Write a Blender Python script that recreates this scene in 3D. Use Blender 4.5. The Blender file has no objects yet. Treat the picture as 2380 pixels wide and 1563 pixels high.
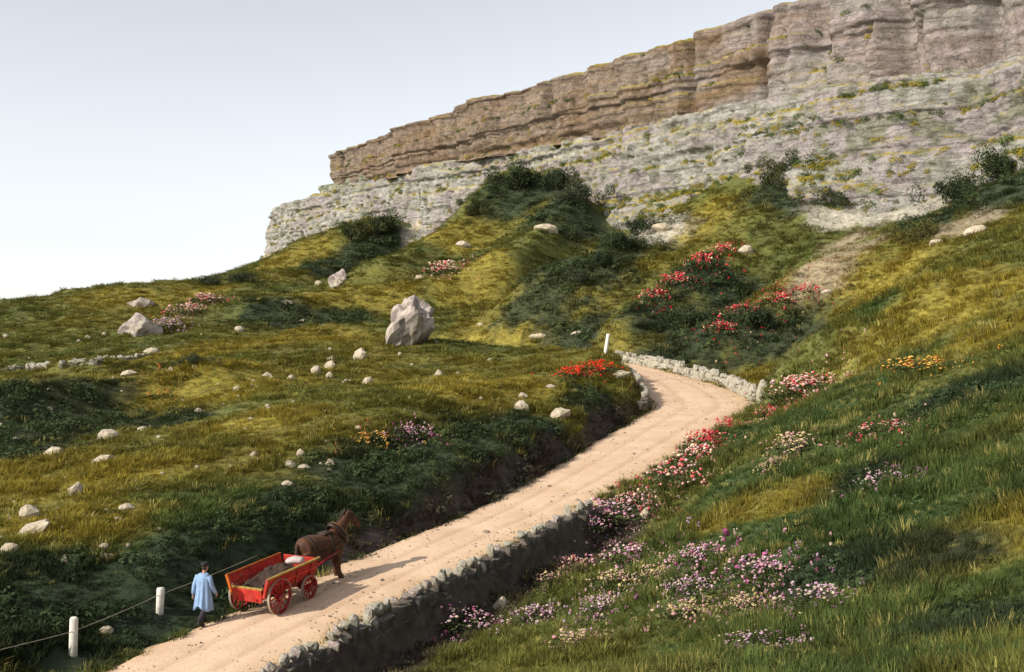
import bpy, bmesh, math, random
import numpy as np
from mathutils import Vector, Matrix, Euler

random.seed(7)
RNG = np.random.default_rng(7)
SC = bpy.context.scene
COL = SC.collection

# ------------------------------------------------------------------ camera, sky, sun, exposure
CAM_Z = 10.0
FPX, CX, CY = 2552.0, 1190.0, 781.5          # photo coordinates on a 2380 x 1563 sheet
cam_data = bpy.data.cameras.new('camera')
cam_data.sensor_width = 36.0
cam_data.lens = 36.0 * FPX / 2380.0
cam_data.clip_start = 0.1
cam_data.clip_end = 5000.0
cam = bpy.data.objects.new('camera', cam_data)
cam.location = (0, 0, CAM_Z)
cam.rotation_euler = (math.radians(90), 0, 0)
COL.objects.link(cam)
SC.camera = cam

SUN_EL = math.radians(33)
TO_SUN = Vector((-0.86, -0.51, 0)).normalized() * math.cos(SUN_EL) + Vector((0, 0, math.sin(SUN_EL)))
sun_data = bpy.data.lights.new('sun', 'SUN')
sun_data.energy = 4.2
sun_data.angle = math.radians(0.55)
sun_data.color = (1.0, 0.92, 0.78)
sun = bpy.data.objects.new('sun', sun_data)
sun.rotation_euler = TO_SUN.to_track_quat('Z', 'Y').to_euler()
sun.location = (-60, -40, 90)
COL.objects.link(sun)

world = bpy.data.worlds.new('World')
SC.world = world
world.use_nodes = True
wn = world.node_tree.nodes
wl = world.node_tree.links
wn.clear()
sky = wn.new('ShaderNodeTexSky')
sky.sky_type = 'NISHITA'
sky.sun_disc = False
sky.sun_elevation = SUN_EL
sky.sun_rotation = math.atan2(TO_SUN.x, TO_SUN.y)
sky.air_density = 1.0
sky.dust_density = 0.5
sky.ozone_density = 1.0
hs = wn.new('ShaderNodeHueSaturation')
hs.inputs['Saturation'].default_value = 0.24
bg = wn.new('ShaderNodeBackground')
bg.inputs['Strength'].default_value = 0.15
wo = wn.new('ShaderNodeOutputWorld')
wl.new(sky.outputs[0], hs.inputs['Color'])
wl.new(hs.outputs[0], bg.inputs['Color'])
wl.new(bg.outputs[0], wo.inputs['Surface'])

SC.view_settings.view_transform = 'Standard'
SC.view_settings.look = 'None'
SC.view_settings.gamma = 1.0
SC.view_settings.use_curve_mapping = False
SC.view_settings.exposure = 0.33
SC.render.engine = 'CYCLES'

# ------------------------------------------------------------------ small tools
def smooth(a, b, x):
    t = np.clip((np.asarray(x, float) - a) / (b - a), 0, 1)
    return t * t * (3 - 2 * t)

def _hash(i, j, seed):
    h = (i.astype(np.int64) * 374761393 + j.astype(np.int64) * 668265263 + seed * 974711) & 0x7fffffff
    h = ((h ^ (h >> 13)) * 1274126177) & 0x7fffffff
    h = (h ^ (h >> 16)) & 0xffff
    return h / 65535.0

def vnoise(x, y, seed=0):
    x = np.asarray(x, float); y = np.asarray(y, float)
    i = np.floor(x); j = np.floor(y)
    fx = x - i; fy = y - j
    fx = fx * fx * fx * (fx * (fx * 6 - 15) + 10); fy = fy * fy * fy * (fy * (fy * 6 - 15) + 10)
    i = i.astype(np.int64); j = j.astype(np.int64)
    a = _hash(i, j, seed); b = _hash(i + 1, j, seed); c = _hash(i, j + 1, seed); d = _hash(i + 1, j + 1, seed)
    return (a + (b - a) * fx) * (1 - fy) + (c + (d - c) * fx) * fy - 0.5     # -0.5 .. 0.5

def fbm(x, y, seed=0, octv=4, gain=0.5):
    s = 0; a = 1.0; f = 1.0
    for k in range(octv):
        s = s + a * vnoise(np.asarray(x) * f + 17.3 * k, np.asarray(y) * f - 9.1 * k, seed + k)
        a *= gain; f *= 2.03
    return s

def P(x, y, d):                                # photo point at a known depth -> world
    return np.array(((x - CX) / FPX * d, d, CAM_Z + (CY - y) / FPX * d))

# ------------------------------------------------------------------ road (centre line from its two edges)
def road_z(d):
    return CAM_Z - (11.21 - 0.102 * d)
ROAD = []            # (lx, ly, rx, ry, z)
for lx, rx, d in [(-14.5, -10.2, 17.0), (-12.2, -7.9, 23.0), (-9.6, -5.2, 29.0), (-6.9, -2.4, 34.0), (-4.0, 0.4, 39.0), (-1.6, 2.7, 43.0), (2.0, 6.9, 51.0), (6.4, 12.3, 62.0), (8.3, 14.6, 67.0)]:
    ROAD.append((lx, d, rx, d, road_z(d)))
ROAD += [(8.6, 71.0, 15.0, 71.5, CAM_Z - 3.95), (8.7, 75.0, 14.2, 76.5, CAM_Z - 3.45), (8.4, 80.0, 12.9, 82.0, CAM_Z - 3.05), (7.4, 87.0, 11.2, 89.0, CAM_Z - 2.6),
         (5.6, 94.5, 8.7, 97.5, CAM_Z - 2.2), (2.4, 102.0, 5.0, 106.0, CAM_Z - 1.75), (-2.6, 108.0, -0.6, 112.5, CAM_Z - 1.3), (-9.0, 112.0, -8.0, 116.5, CAM_Z - 1.0), (-18.0, 114.0, -17.5, 118.5, CAM_Z - 0.8)]
ROAD = np.array(ROAD)
def catmull(A, n):
    A = np.vstack([2 * A[0] - A[1], A, 2 * A[-1] - A[-2]])
    out = []
    for i in range(1, len(A) - 2):
        for k in range(n):
            t = k / n
            p0, p1, p2, p3 = A[i - 1], A[i], A[i + 1], A[i + 2]
            out.append(0.5 * (2 * p1 + (p2 - p0) * t + (2 * p0 - 5 * p1 + 4 * p2 - p3) * t * t + (3 * p1 - p0 - 3 * p2 + p3) * t ** 3))
    out.append(A[-2])
    return np.array(out)
RD = catmull(ROAD, 10)
RC = (RD[:, 0:2] + RD[:, 2:4]) / 2
RHW = np.hypot(RD[:, 2] - RD[:, 0], RD[:, 3] - RD[:, 1]) / 2
_t = np.gradient(RC, axis=0); RT = _t / np.linalg.norm(_t, axis=1)[:, None]
RHW = RHW * np.abs((RD[:, 2] - RD[:, 0]) / (2 * RHW) * RT[:, 1] - (RD[:, 3] - RD[:, 1]) / (2 * RHW) * RT[:, 0])
RS = np.concatenate([[0], np.cumsum(np.linalg.norm(np.diff(RC, axis=0), axis=1))])
def road_query(X, Y):
    """signed distance to the centre line (+ = right), half width, road height, arc length"""
    X = np.asarray(X, float).ravel(); Y = np.asarray(Y, float).ravel()
    best = np.full(X.shape, 1e9); sd = np.zeros(X.shape); hw = np.ones(X.shape) * 2; rz = np.zeros(X.shape); rs = np.zeros(X.shape)
    for i in range(len(RC) - 1):
        a = RC[i]; e = RC[i + 1] - a; L2 = e @ e
        t = np.clip(((X - a[0]) * e[0] + (Y - a[1]) * e[1]) / L2, 0, 1)
        dx = X - a[0] - t * e[0]; dy = Y - a[1] - t * e[1]
        d = np.hypot(dx, dy)
        m = d < best
        best[m] = d[m]
        sg = np.sign(e[1] * dx - e[0] * dy); sg[sg == 0] = 1
        sd[m] = (d * sg)[m]
        hw[m] = (RHW[i] + (RHW[i + 1] - RHW[i]) * t)[m]
        rz[m] = (RD[i, 4] + (RD[i + 1, 4] - RD[i, 4]) * t)[m]
        rs[m] = (RS[i] + (RS[i + 1] - RS[i]) * t)[m]
    return sd, hw, rz, rs

# ------------------------------------------------------------------ cliff line
C0 = np.array((-41.0, 250.0)); CV = np.array((75.0, -114.0)); CL = np.linalg.norm(CV)
CDIR = CV / CL                                   # towards the right, nearer
CN = np.array((CDIR[1], -CDIR[0]))               # out of the face
if CN @ np.array((-0.8, -0.6)) < 0: CN = -CN
def cliff_dist(X, Y):
    return (X - C0[0]) * CN[0] + (Y - C0[1]) * CN[1]
def cliff_t(X, Y):
    return ((X - C0[0]) * CDIR[0] + (Y - C0[1]) * CDIR[1]) / CL

# ------------------------------------------------------------------ terrain heights
CTRL = [P(*a) for a in [
    # near right slope
    (2380, 1505, 15), (1800, 1505, 20), (1300, 1505, 26), (2380, 1300, 20), (2380, 1100, 26), (2380, 950, 32), (2380, 800, 42), (2380, 640, 62), (2380, 500, 88), (2380, 400, 102),
    (2000, 1300, 24), (2000, 1100, 32), (2000, 900, 46), (2020, 775, 62), (2000, 720, 82), (1930, 610, 101), (1950, 510, 118), (2150, 620, 84), (2200, 490, 110),
    (1870, 852, 66), (1600, 1300, 29), (1600, 1120, 42), (1800, 1000, 48), (1750, 905, 74),
    # behind the corner
    (1720, 850, 86), (1600, 820, 92), (1750, 720, 101), (1600, 700, 108), (1830, 640, 106), (1480, 770, 104),
    # left meadow
    (0, 1500, 27.5), (170, 1512, 28.4), (0, 1300, 32), (0, 1100, 44), (300, 1200, 37), (480, 1275, 35), (700, 1130, 43), (600, 1100, 43.5), (700, 930, 57), (1000, 952, 56),
    (1200, 905, 65), (1440, 868, 71), (1370, 848, 79), (300, 965, 63), (600, 900, 67), (1000, 870, 76), (0, 960, 62), (0, 900, 76), (300, 840, 96), (0, 860, 92), (600, 800, 100),
    (1000, 800, 96), (1250, 800, 108), (0, 705, 150), (300, 665, 165), (500, 650, 185), (600, 622, 262), (300, 750, 125), (0, 760, 125), (700, 700, 140), (900, 650, 150), (790, 662, 158),
    # spurs and gullies under the cliff
    (1180, 760, 118), (1300, 705, 118), (1420, 630, 128), (1550, 555, 137), (1720, 470, 137), (1330, 650, 138), (1480, 550, 151), (1130, 640, 148), (1250, 560, 160),
    (1000, 585, 176), (1120, 490, 188), (1215, 425, 178), (1330, 490, 168), (960, 575, 200), (870, 600, 196), (780, 640, 178), (890, 525, 217), (760, 565, 236), (640, 612, 262), (690, 590, 250), (1840, 420, 131), (2050, 480, 119), (2280, 440, 110),
]]
CTRL += [np.array(a, float) for a in [
    (0, 0, 8.2), (6, 4, 8.4), (12, 12, 7.6), (-6, 8, 5.6), (-12, 12, 2.6), (-20, 18, 2.4), (-30, 10, 0.5), (20, 0, 12), (-5, 16, 4.2), (40, 30, 20), (30, 20, 15), (0, -20, 9.0), (-40, -10, -2), (40, -20, 22),
    (-50, 40, 2.5), (-80, 60, 1.5), (-110, 100, 2), (-110, 180, 4), (-80, 200, 7.5), (-90, 320, 2), (-60, 340, 4), (-140, 250, -4), (-30, 330, 10), (-48, 300, 14), (-72, 285, 14), (0, 290, 18), (-100, 240, 4), (-20, 285, 18), (40, 200, 26), (70, 130, 28), (60, 90, 26), (80, 60, 28), (100, 100, 30),
]]
for d_, x_ in [(29, -10.3), (34, -7.4), (43, -2.3), (51, 1.3), (62, 5.8)]:
    CTRL.append(np.array((x_ - 1.6, d_, road_z(d_) + (0.3 if d_ < 30 else 0.75 if d_ < 35 else 1.3))))
for d_, x_ in [(29, -5), (34, -2.2), (43, 3), (51, 7.6), (62, 13)]:
    CTRL.append(np.array((x_ + 1.0, d_, road_z(d_) - (0.5 if d_ < 45 else -0.15))))
CTRL = np.array(CTRL)
def tps_fit(C, lam):
    n = len(C); xy = C[:, :2] / 40.0
    r = np.linalg.norm(xy[:, None] - xy[None], axis=2)
    K = np.where(r > 0, r * r * np.log(np.maximum(r, 1e-9)), 0) + lam * np.eye(n)
    A = np.zeros((n + 3, n + 3)); A[:n, :n] = K
    A[:n, n] = 1; A[:n, n + 1:] = xy; A[n, :n] = 1; A[n + 1:, :n] = xy.T
    return xy, np.linalg.solve(A, np.concatenate([C[:, 2], [0, 0, 0]]))
TXY, TW = tps_fit(CTRL, 0.0006)
def tps(X, Y):
    X = np.asarray(X, float) / 40.0; Y = np.asarray(Y, float) / 40.0
    out = TW[-3] + TW[-2] * X + TW[-1] * Y
    for (a, b), w in zip(TXY, TW[:-3]):
        r2 = (X - a) ** 2 + (Y - b) ** 2
        out = out + w * 0.5 * r2 * np.log(np.maximum(r2, 1e-12))
    return out

RIDGES = []   # (world polyline, height, half width left, half width right)
def ridge(pts, h, wl_, wr_):
    RIDGES.append((np.array([P(*p)[:2] for p in pts]), h, wl_, wr_))
ridge([(480, 1290, 34.5), (720, 1120, 43), (980, 985, 55), (1230, 930, 63), (1400, 880, 70)], 0.7, 5.0, 2.6)     # shoulder of the left bank
ridge([(60, 985, 60), (250, 955, 64), (420, 965, 66)], 1.7, 7.0, 1.8)                                         # lip above the dark hollow
ridge([(150, 870, 82), (210, 880, 80)], 1.2, 4.0, 2.0)
ridge([(560, 890, 70), (480, 930, 66)], 0.8, 4.0, 1.6)
ridge([(600, 720, 130), (800, 705, 135), (980, 690, 138)], 1.6, 8.0, 3.5)
ridge([(1250, 700, 122), (1420, 625, 131), (1560, 550, 139), (1700, 470, 141)], 3.4, 5.0, 9.0)                 # ochre spur
ridge([(900, 660, 150), (1060, 570, 172), (1180, 470, 183)], 3.2, 9.0, 6.0)                                   # bushy spur
ridge([(1640, 600, 112), (1520, 690, 106), (1450, 760, 103)], 2.2, 5.0, 3.5)
ridge([(1880, 665, 98), (1760, 715, 97), (1640, 790, 94)], 1.8, 4.0, 3.5)
ridge([(700, 620, 215), (790, 580, 216), (870, 530, 216)], 2.0, 7.0, 7.0)
ridge([(1400, 858, 77), (1330, 850, 83), (1240, 850, 88)], 0.9, 3.0, 3.0)
ridge([(2360, 640, 64), (2150, 720, 62), (1990, 785, 63), (1880, 845, 66)], 1.5, 5.0, 2.8)
ridge([(1290, 690, 134), (1400, 610, 144), (1490, 550, 150)], -6.5, 5.0, 6.0)
ridge([(760, 650, 176), (870, 600, 194), (960, 560, 206)], -3.6, 6.0, 5.0)
ridge([(1700, 850, 89), (1850, 800, 88), (1950, 745, 86)], -1.8, 6.0, 6.0)
ridge([(1190, 660, 143), (1280, 590, 155), (1335, 535, 162)], 4.2, 10.0, 4.0)
def seg_signed(X, Y, pl):
    best = np.full(X.shape, 1e9); sg = np.zeros(X.shape)
    for a, b in zip(pl[:-1], pl[1:]):
        e = b - a; t = np.clip(((X - a[0]) * e[0] + (Y - a[1]) * e[1]) / (e @ e), 0, 1)
        dx = X - a[0] - t * e[0]; dy = Y - a[1] - t * e[1]; d = np.hypot(dx, dy); m = d < best
        best[m] = d[m]; sg[m] = ((e[1] * dx - e[0] * dy) / (np.linalg.norm(e) * np.maximum(d, 1e-6)))[m]
    return best, sg

def height(X, Y, detail=True):
    X = np.asarray(X, float); Y = np.asarray(Y, float); shp = X.shape
    X = X.ravel(); Y = Y.ravel()
    z = tps(X, Y)
    for pl, h, a, b in RIDGES:
        d, sg = seg_signed(X, Y, pl)
        w = a + (b - a) * (0.5 + 0.5 * np.clip(sg, -1, 1))          # sg > 0 : right of the line
        z = z + h * np.exp(-(d / w) ** 2 * 1.4)
    dd = np.hypot(X, Y)
    if detail:
        amp = 0.25 + 0.75 * smooth(30, 160, dd)
        z = z + amp * 0.95 * fbm(X / 9.0, Y / 9.0, 3, 4) + amp * 0.45 * fbm(X / 2.3, Y / 2.3, 11, 3)
    # road bench
    sd, hw, rz, rs = road_query(X, Y)
    ad = np.abs(sd)
    left = sd < 0
    edge = ad - hw
    near = smooth(95, 80, Y)
    wid = np.where(left, 1.1 + 1.2 * smooth(40, 31, Y), 1.6)
    k = 1 - smooth(0.0, 1.0, (edge - 0.25) / wid)
    z = z * (1 - k) + (rz - 0.03) * k
    # steep cut bank on the left
    bk = left * smooth(34, 37, Y) * smooth(67, 63, Y) * np.where(edge < 5, 1 - smooth(1.2, 5.0, edge), 0)
    z = z + bk * 0.3 * smooth(0.10, 0.55, edge) * (1 + 0.6 * vnoise(rs / 1.1, rs * 0, 444))
    # ditch below the roadside wall on the near side
    dk = (~left) * smooth(46.0, 41.0, Y) * smooth(18, 22, Y)
    g = np.clip(1 - np.abs(edge - 1.5) / 1.1, 0, 1); g = g * g * (3 - 2 * g)
    g2 = np.where(edge < 3.2, 1.0, 1 - smooth(3.2, 6.5, edge))
    z = z * (1 - dk * g2 * smooth(0.55, 1.15, edge)) + (rz - 1.2 + 0.18 * np.maximum(edge - 1.5, 0)) * dk * g2 * smooth(0.55, 1.15, edge)
    return z.reshape(shp)

_DS = np.concatenate([np.arange(6, 60, 0.12), np.arange(60, 320, 0.35)])
def hit(x, y):
    """where the view ray through a photo point meets the ground"""
    X = (x - CX) / FPX * _DS; Z = CAM_Z + (CY - y) / FPX * _DS
    h = height(X, _DS)
    under = np.nonzero(Z < h)[0]
    i = under[0] if len(under) else len(_DS) - 1
    return np.array((X[i], _DS[i], h[i]))

# ------------------------------------------------------------------ materials
def mat(name, rough=0.9):
    m = bpy.data.materials.new(name); m.use_nodes = True
    nt = m.node_tree; b = nt.nodes['Principled BSDF']; b.inputs['Roughness'].default_value = rough
    b.inputs['Specular IOR Level'].default_value = 0.25
    return m, nt, b
def nd(nt, kind, **kw):
    n = nt.nodes.new(kind)
    for k, v in kw.items():
        if k in n.inputs.keys(): n.inputs[k].default_value = v
        else: setattr(n, k, v)
    return n
def noise_tex(nt, scale, detail=4.0, rough=0.6, coord='Object', vec=None):
    n = nd(nt, 'ShaderNodeTexNoise', Scale=scale, Detail=detail, Roughness=rough)
    if vec is None:
        tc = nd(nt, 'ShaderNodeTexCoord'); vec = tc.outputs[coord]
    nt.links.new(vec, n.inputs['Vector'])
    return n
def ramp(nt, src, stops):
    r = nd(nt, 'ShaderNodeValToRGB')
    while len(r.color_ramp.elements) < len(stops): r.color_ramp.elements.new(0.5)
    for e, (p, c) in zip(r.color_ramp.elements, stops):
        e.position = p; e.color = (*c, 1) if len(c) == 3 else c
    nt.links.new(src, r.inputs[0]); return r
def mix(nt, a, b, fac, blend='MIX'):
    m = nd(nt, 'ShaderNodeMix', data_type='RGBA', blend_type=blend)
    for s, v in ((6, a), (7, b)):
        if hasattr(v, 'links') or hasattr(v, 'is_output'): nt.links.new(v, m.inputs[s])
        else: m.inputs[s].default_value = (*v, 1)
    if isinstance(fac, (int, float)): m.inputs[0].default_value = fac
    else: nt.links.new(fac, m.inputs[0])
    return m.outputs[2]
def bump(nt, b, src, strength, dist):
    bp = nd(nt, 'ShaderNodeBump', Strength=strength, Distance=dist)
    nt.links.new(src, bp.inputs['Height']); nt.links.new(bp.outputs[0], b.inputs['Normal'])
def plain(name, col, rough=0.85, var=0.25, scale=9.0, bmp=0.25, dist=0.01, spec=0.25):
    m, nt, b = mat(name, rough); b.inputs['Specular IOR Level'].default_value = spec
    n = noise_tex(nt, scale, 5)
    r = ramp(nt, n.outputs['Fac'], [(0.3, tuple(c * (1 - var) for c in col)), (0.7, tuple(min(1, c * (1 + var)) for c in col))])
    nt.links.new(r.outputs[0], b.inputs['Base Color'])
    if bmp: bump(nt, b, n.outputs['Fac'], bmp, dist)
    return m
def attr_mat(name, attr, rough=0.9, var=0.5, scale=3.0, bmp=0.5, dist=0.05, instancer=False):
    m, nt, b = mat(name, rough)
    a = nd(nt, 'ShaderNodeAttribute', attribute_name=attr)
    if instancer: a.attribute_type = 'INSTANCER'
    n = noise_tex(nt, scale, 6)
    r = ramp(nt, n.outputs['Fac'], [(0.3, (1 - var,) * 3), (0.7, (1 + var * 0.6,) * 3)])
    c = mix(nt, a.outputs['Color'], r.outputs[0], 1.0, 'MULTIPLY')
    nt.links.new(c, b.inputs['Base Color'])
    if bmp: bump(nt, b, n.outputs['Fac'], bmp, dist)
    return m

# ------------------------------------------------------------------ mesh helpers
def link(name, me, material=None, parent=None):
    o = bpy.data.objects.new(name, me); COL.objects.link(o)
    if material is not None and me is not None:
        if not me.materials: me.materials.append(material)
    if parent is not None: o.parent = parent
    return o
def tag(o, label, cat, group=None, kind=None):
    if label: o['label'] = label
    if cat: o['category'] = cat
    if group: o['group'] = group
    if kind: o['kind'] = kind
    return o
def empty(name, loc, rz=0.0, parent=None):
    o = bpy.data.objects.new(name, None); o.empty_display_size = 0.3
    COL.objects.link(o); o.location = loc; o.rotation_euler = (0, 0, rz)
    if parent is not None: o.parent = parent
    return o
def grid_mesh(name, pts, nu, nv, smooth_=True):
    i = np.arange((nu - 1) * (nv - 1)); u = i // (nv - 1); v = i % (nv - 1)
    a = u * nv + v
    f = np.stack([a, a + nv, a + nv + 1, a + 1], 1)
    return np_mesh(name, pts, f, smooth_)
def np_mesh(name, pts, faces, smooth_=True):
    me = bpy.data.meshes.new(name)
    pts = np.asarray(pts, np.float32); faces = np.asarray(faces, np.int32)
    me.vertices.add(len(pts)); me.vertices.foreach_set('co', pts.ravel())
    k = faces.shape[1]
    me.loops.add(faces.size); me.loops.foreach_set('vertex_index', faces.ravel())
    me.polygons.add(len(faces)); me.polygons.foreach_set('loop_start', np.arange(len(faces), dtype=np.int32) * k)
    me.polygons.foreach_set('loop_total', np.full(len(faces), k, np.int32))
    if smooth_: me.polygons.foreach_set('use_smooth', np.ones(len(faces), bool))
    me.update(calc_edges=True); me.validate()
    return me
def vcol(me, name, cols):
    a = me.color_attributes.new(name, 'FLOAT_COLOR', 'POINT')
    c = np.ones((len(cols), 4), np.float32); c[:, :3] = cols
    a.data.foreach_set('color', c.ravel())

# ------------------------------------------------------------------ plant colour of the ground, with some shade painted in (world space)
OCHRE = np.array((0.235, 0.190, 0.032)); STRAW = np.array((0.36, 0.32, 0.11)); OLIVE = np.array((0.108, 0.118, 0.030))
GREEN = np.array((0.046, 0.076, 0.024)); SHADED_SCRUB = np.array((0.025, 0.039, 0.021)); SHADED_EARTH = np.array((0.075, 0.056, 0.052)); SCREE = np.array((0.44, 0.40, 0.34)); PINKSOIL = np.array((0.33, 0.26, 0.185))
PATCH = []
def patch(kind, pts):
    for x, y, r in pts:
        p = hit(x, y); PATCH.append((kind, p[0], p[1], r))
patch('o', [(1240, 745, 6), (1180, 752, 5), (100, 690, 12), (300, 690, 10), (450, 820, 6), (680, 790, 6), (760, 780, 6), (300, 900, 6), (380, 870, 6), (1000, 890, 4.5), (1080, 900, 4), (1160, 895, 4), (100, 1130, 4),
            (60, 1100, 4), (250, 1100, 3.5), (1350, 670, 6), (1450, 610, 6), (1560, 550, 6), (1650, 505, 5), (2280, 700, 6), (2180, 720, 5), (2330, 760, 4), (780, 695, 7), (900, 690, 6), (1100, 660, 7), (440, 690, 8), (560, 860, 5),
            (1760, 1180, 2.2), (1850, 1170, 1.8), (2320, 1250, 2.0), (180, 1210, 2.5), (480, 940, 4), (620, 980, 3), (1050, 540, 8), (700, 600, 10), (2050, 660, 4)])
patch('d', [(880, 1110, 3.2), (760, 1190, 2.6), (660, 1250, 2.2), (1000, 1060, 3.5), (1130, 1010, 3.5), (1250, 985, 3), (1400, 930, 2.2), (950, 1170, 2.5), (1100, 1110, 2.5), (1250, 1040, 2.5), (1380, 960, 2.2),  # dark scrub; also paints the shade of left bank, gullies and hollow
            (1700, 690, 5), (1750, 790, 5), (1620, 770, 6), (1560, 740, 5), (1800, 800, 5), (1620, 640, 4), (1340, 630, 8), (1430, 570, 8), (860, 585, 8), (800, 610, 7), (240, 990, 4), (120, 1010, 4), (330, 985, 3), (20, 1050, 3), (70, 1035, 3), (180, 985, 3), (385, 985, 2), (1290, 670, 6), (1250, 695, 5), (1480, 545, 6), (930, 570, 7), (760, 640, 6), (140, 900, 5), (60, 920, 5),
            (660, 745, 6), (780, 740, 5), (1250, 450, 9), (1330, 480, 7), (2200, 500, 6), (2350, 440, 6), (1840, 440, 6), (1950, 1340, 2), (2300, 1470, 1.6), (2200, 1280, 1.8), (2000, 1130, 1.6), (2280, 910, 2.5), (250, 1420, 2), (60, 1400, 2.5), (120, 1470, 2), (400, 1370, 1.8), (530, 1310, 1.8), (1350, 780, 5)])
patch('s', [(1950, 585, 4.5), (1900, 630, 3.2), (2000, 550, 4), (1860, 665, 2.0), (2250, 520, 3)])
patch('w', [(2020, 485, 6), (2100, 480, 6), (1960, 500, 4), (1785, 905, 1.2), (1540, 545, 4), (980, 560, 4)])
patch('g', [(400, 1250, 4), (300, 1330, 3), (560, 1180, 4), (2100, 1000, 5), (1900, 1250, 3), (1700, 1250, 3), (1800, 1100, 4), (1900, 950, 4), (2200, 1150, 4), (2350, 1350, 3), (2000, 1480, 3)])
def ground_col(X, Y):
    n1 = fbm(X / 16, Y / 16, 31, 3) + 0.5; n2 = fbm(X / 4.0, Y / 4.0, 41, 3) + 0.5; n3 = fbm(X / 1.1, Y / 1.1, 51, 2) + 0.5
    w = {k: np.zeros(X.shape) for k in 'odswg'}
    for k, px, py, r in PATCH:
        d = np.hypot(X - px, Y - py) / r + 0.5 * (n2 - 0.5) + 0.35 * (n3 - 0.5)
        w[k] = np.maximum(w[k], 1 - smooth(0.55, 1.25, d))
    right = smooth(-4, 6, X - 0.12 * Y) * smooth(75, 55, Y)
    o = smooth(0.42, 0.95, n1 * 0.6 + n2 * 0.5 - 0.46 * right + 0.06)
    c = OLIVE[None] * (1 - o[:, None]) + (OCHRE * 0.75)[None] * o[:, None]
    gg = np.clip(smooth(0.45, 0.75, n2 * 0.75 + 0.25 * n3) * (0.35 + 0.65 * right), 0, 1)[:, None]
    c = c * (1 - gg) + GREEN * gg
    for k, col, s in (('g', GREEN * 1.1, 0.7), ('o', OCHRE, 0.85), ('d', SHADED_SCRUB, 0.9), ('s', PINKSOIL, 0.7), ('w', SCREE, 0.8)):
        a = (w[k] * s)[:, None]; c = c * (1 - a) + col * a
    c = c * (0.75 + 0.5 * n3)[:, None]
    sd, hw, rz, rs = road_query(X, Y); ed = np.abs(sd) - hw          # bare soil of the cut banks, painted dark as their shade
    e_ = np.where(sd > 0, smooth(46, 43, Y) * smooth(2.6, 1.6, ed + 0.8 * (n2 - 0.5)), smooth(34, 37, Y) * smooth(68, 64, Y) * smooth(1.3, 0.6, ed + 0.6 * (n2 - 0.5)))
    a = (np.clip(e_ * (ed > 0.1), 0, 1) * 0.85)[:, None]; c = c * (1 - a) + SHADED_EARTH * a
    return c, w

# ------------------------------------------------------------------ ground sheet
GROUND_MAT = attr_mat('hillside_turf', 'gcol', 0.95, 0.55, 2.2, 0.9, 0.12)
NA, NR = 470, 640
ang = np.linspace(math.radians(-50), math.radians(50), NA)
rad = 1.2 * (440 / 1.2) ** (np.linspace(0, 1, NR) ** 0.62)
A_, R_ = np.meshgrid(ang, rad, indexing='ij')
GX = (np.sin(A_) * R_).ravel(); GY = (np.cos(A_) * R_ - 1.0).ravel()
GZ = height(GX, GY)
gme = grid_mesh('ground', np.stack([GX, GY, GZ], 1), NA, NR)
gme.flip_normals()
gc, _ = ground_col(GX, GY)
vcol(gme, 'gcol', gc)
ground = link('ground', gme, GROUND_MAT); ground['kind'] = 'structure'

# ------------------------------------------------------------------ road sheet
m, nt, b = mat('road_grit', 0.95)
n1 = noise_tex(nt, 0.6, 5); n2 = noise_tex(nt, 14.0, 6, 0.7)
uvn = nd(nt, 'ShaderNodeAttribute', attribute_name='across')
c1 = ramp(nt, n1.outputs['Fac'], [(0.3, (0.59, 0.41, 0.275)), (0.7, (0.73, 0.53, 0.38))])
c2 = ramp(nt, n2.outputs['Fac'], [(0.3, (0.78, 0.78, 0.78)), (0.7, (1.12, 1.12, 1.12))])
c3 = mix(nt, c1.outputs[0], c2.outputs[0], 1.0, 'MULTIPLY')
rr = ramp(nt, uvn.outputs['Fac'], [(0.0, (0.80, 0.76, 0.66)), (0.10, (1, 1, 1)), (0.28, (1.0, 1.0, 1.0)), (0.34, (0.86, 0.83, 0.80)), (0.40, (1, 1, 1)), (0.5, (0.97, 0.98, 0.95)), (0.60, (1, 1, 1)), (0.66, (0.86, 0.83, 0.80)), (0.72, (1, 1, 1)), (1.0, (0.82, 0.80, 0.68))])
nt.links.new(mix(nt, c3, rr.outputs[0], 1.0, 'MULTIPLY'), b.inputs['Base Color'])
bump(nt, b, n2.outputs['Fac'], 0.6, 0.02)
ROAD_MAT = m
fine = catmull(np.column_stack([RC, RHW, RD[:, 4]]), 4)
ft = np.gradient(fine[:, :2], axis=0); ft /= np.linalg.norm(ft, axis=1)[:, None]
NV = 25
vs = np.linspace(-1, 1, NV)
rp = []; across = []
for i, (cx_, cy_, hw_, z_) in enumerate(fine):
    nx, ny = ft[i, 1], -ft[i, 0]
    for v in vs:
        jag = 0.0
        if abs(v) > 0.99: jag = 0.5 * vnoise(i * 0.45, v * 9, 5) + 0.3 * vnoise(i * 1.7, v * 3, 8)
        off = v * (hw_ + 0.12) + jag * np.sign(v)
        x_, y_ = cx_ + nx * off, cy_ + ny * off
        rut = -0.025 * math.exp(-((abs(v) - 0.33) / 0.07) ** 2)
        zz = z_ + 0.03 + 0.05 * (1 - v * v) + rut + 0.03 * vnoise(x_ * 1.3, y_ * 1.3, 9) - (0.05 if abs(v) > 0.99 else 0)
        rp.append((x_, y_, zz)); across.append((v + 1) / 2)
rme = grid_mesh('road', np.array(rp), len(fine), NV)
vcol(rme, 'across', np.repeat(np.array(across)[:, None], 3, 1))
road = link('road', rme, ROAD_MAT); road['kind'] = 'structure'
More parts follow.
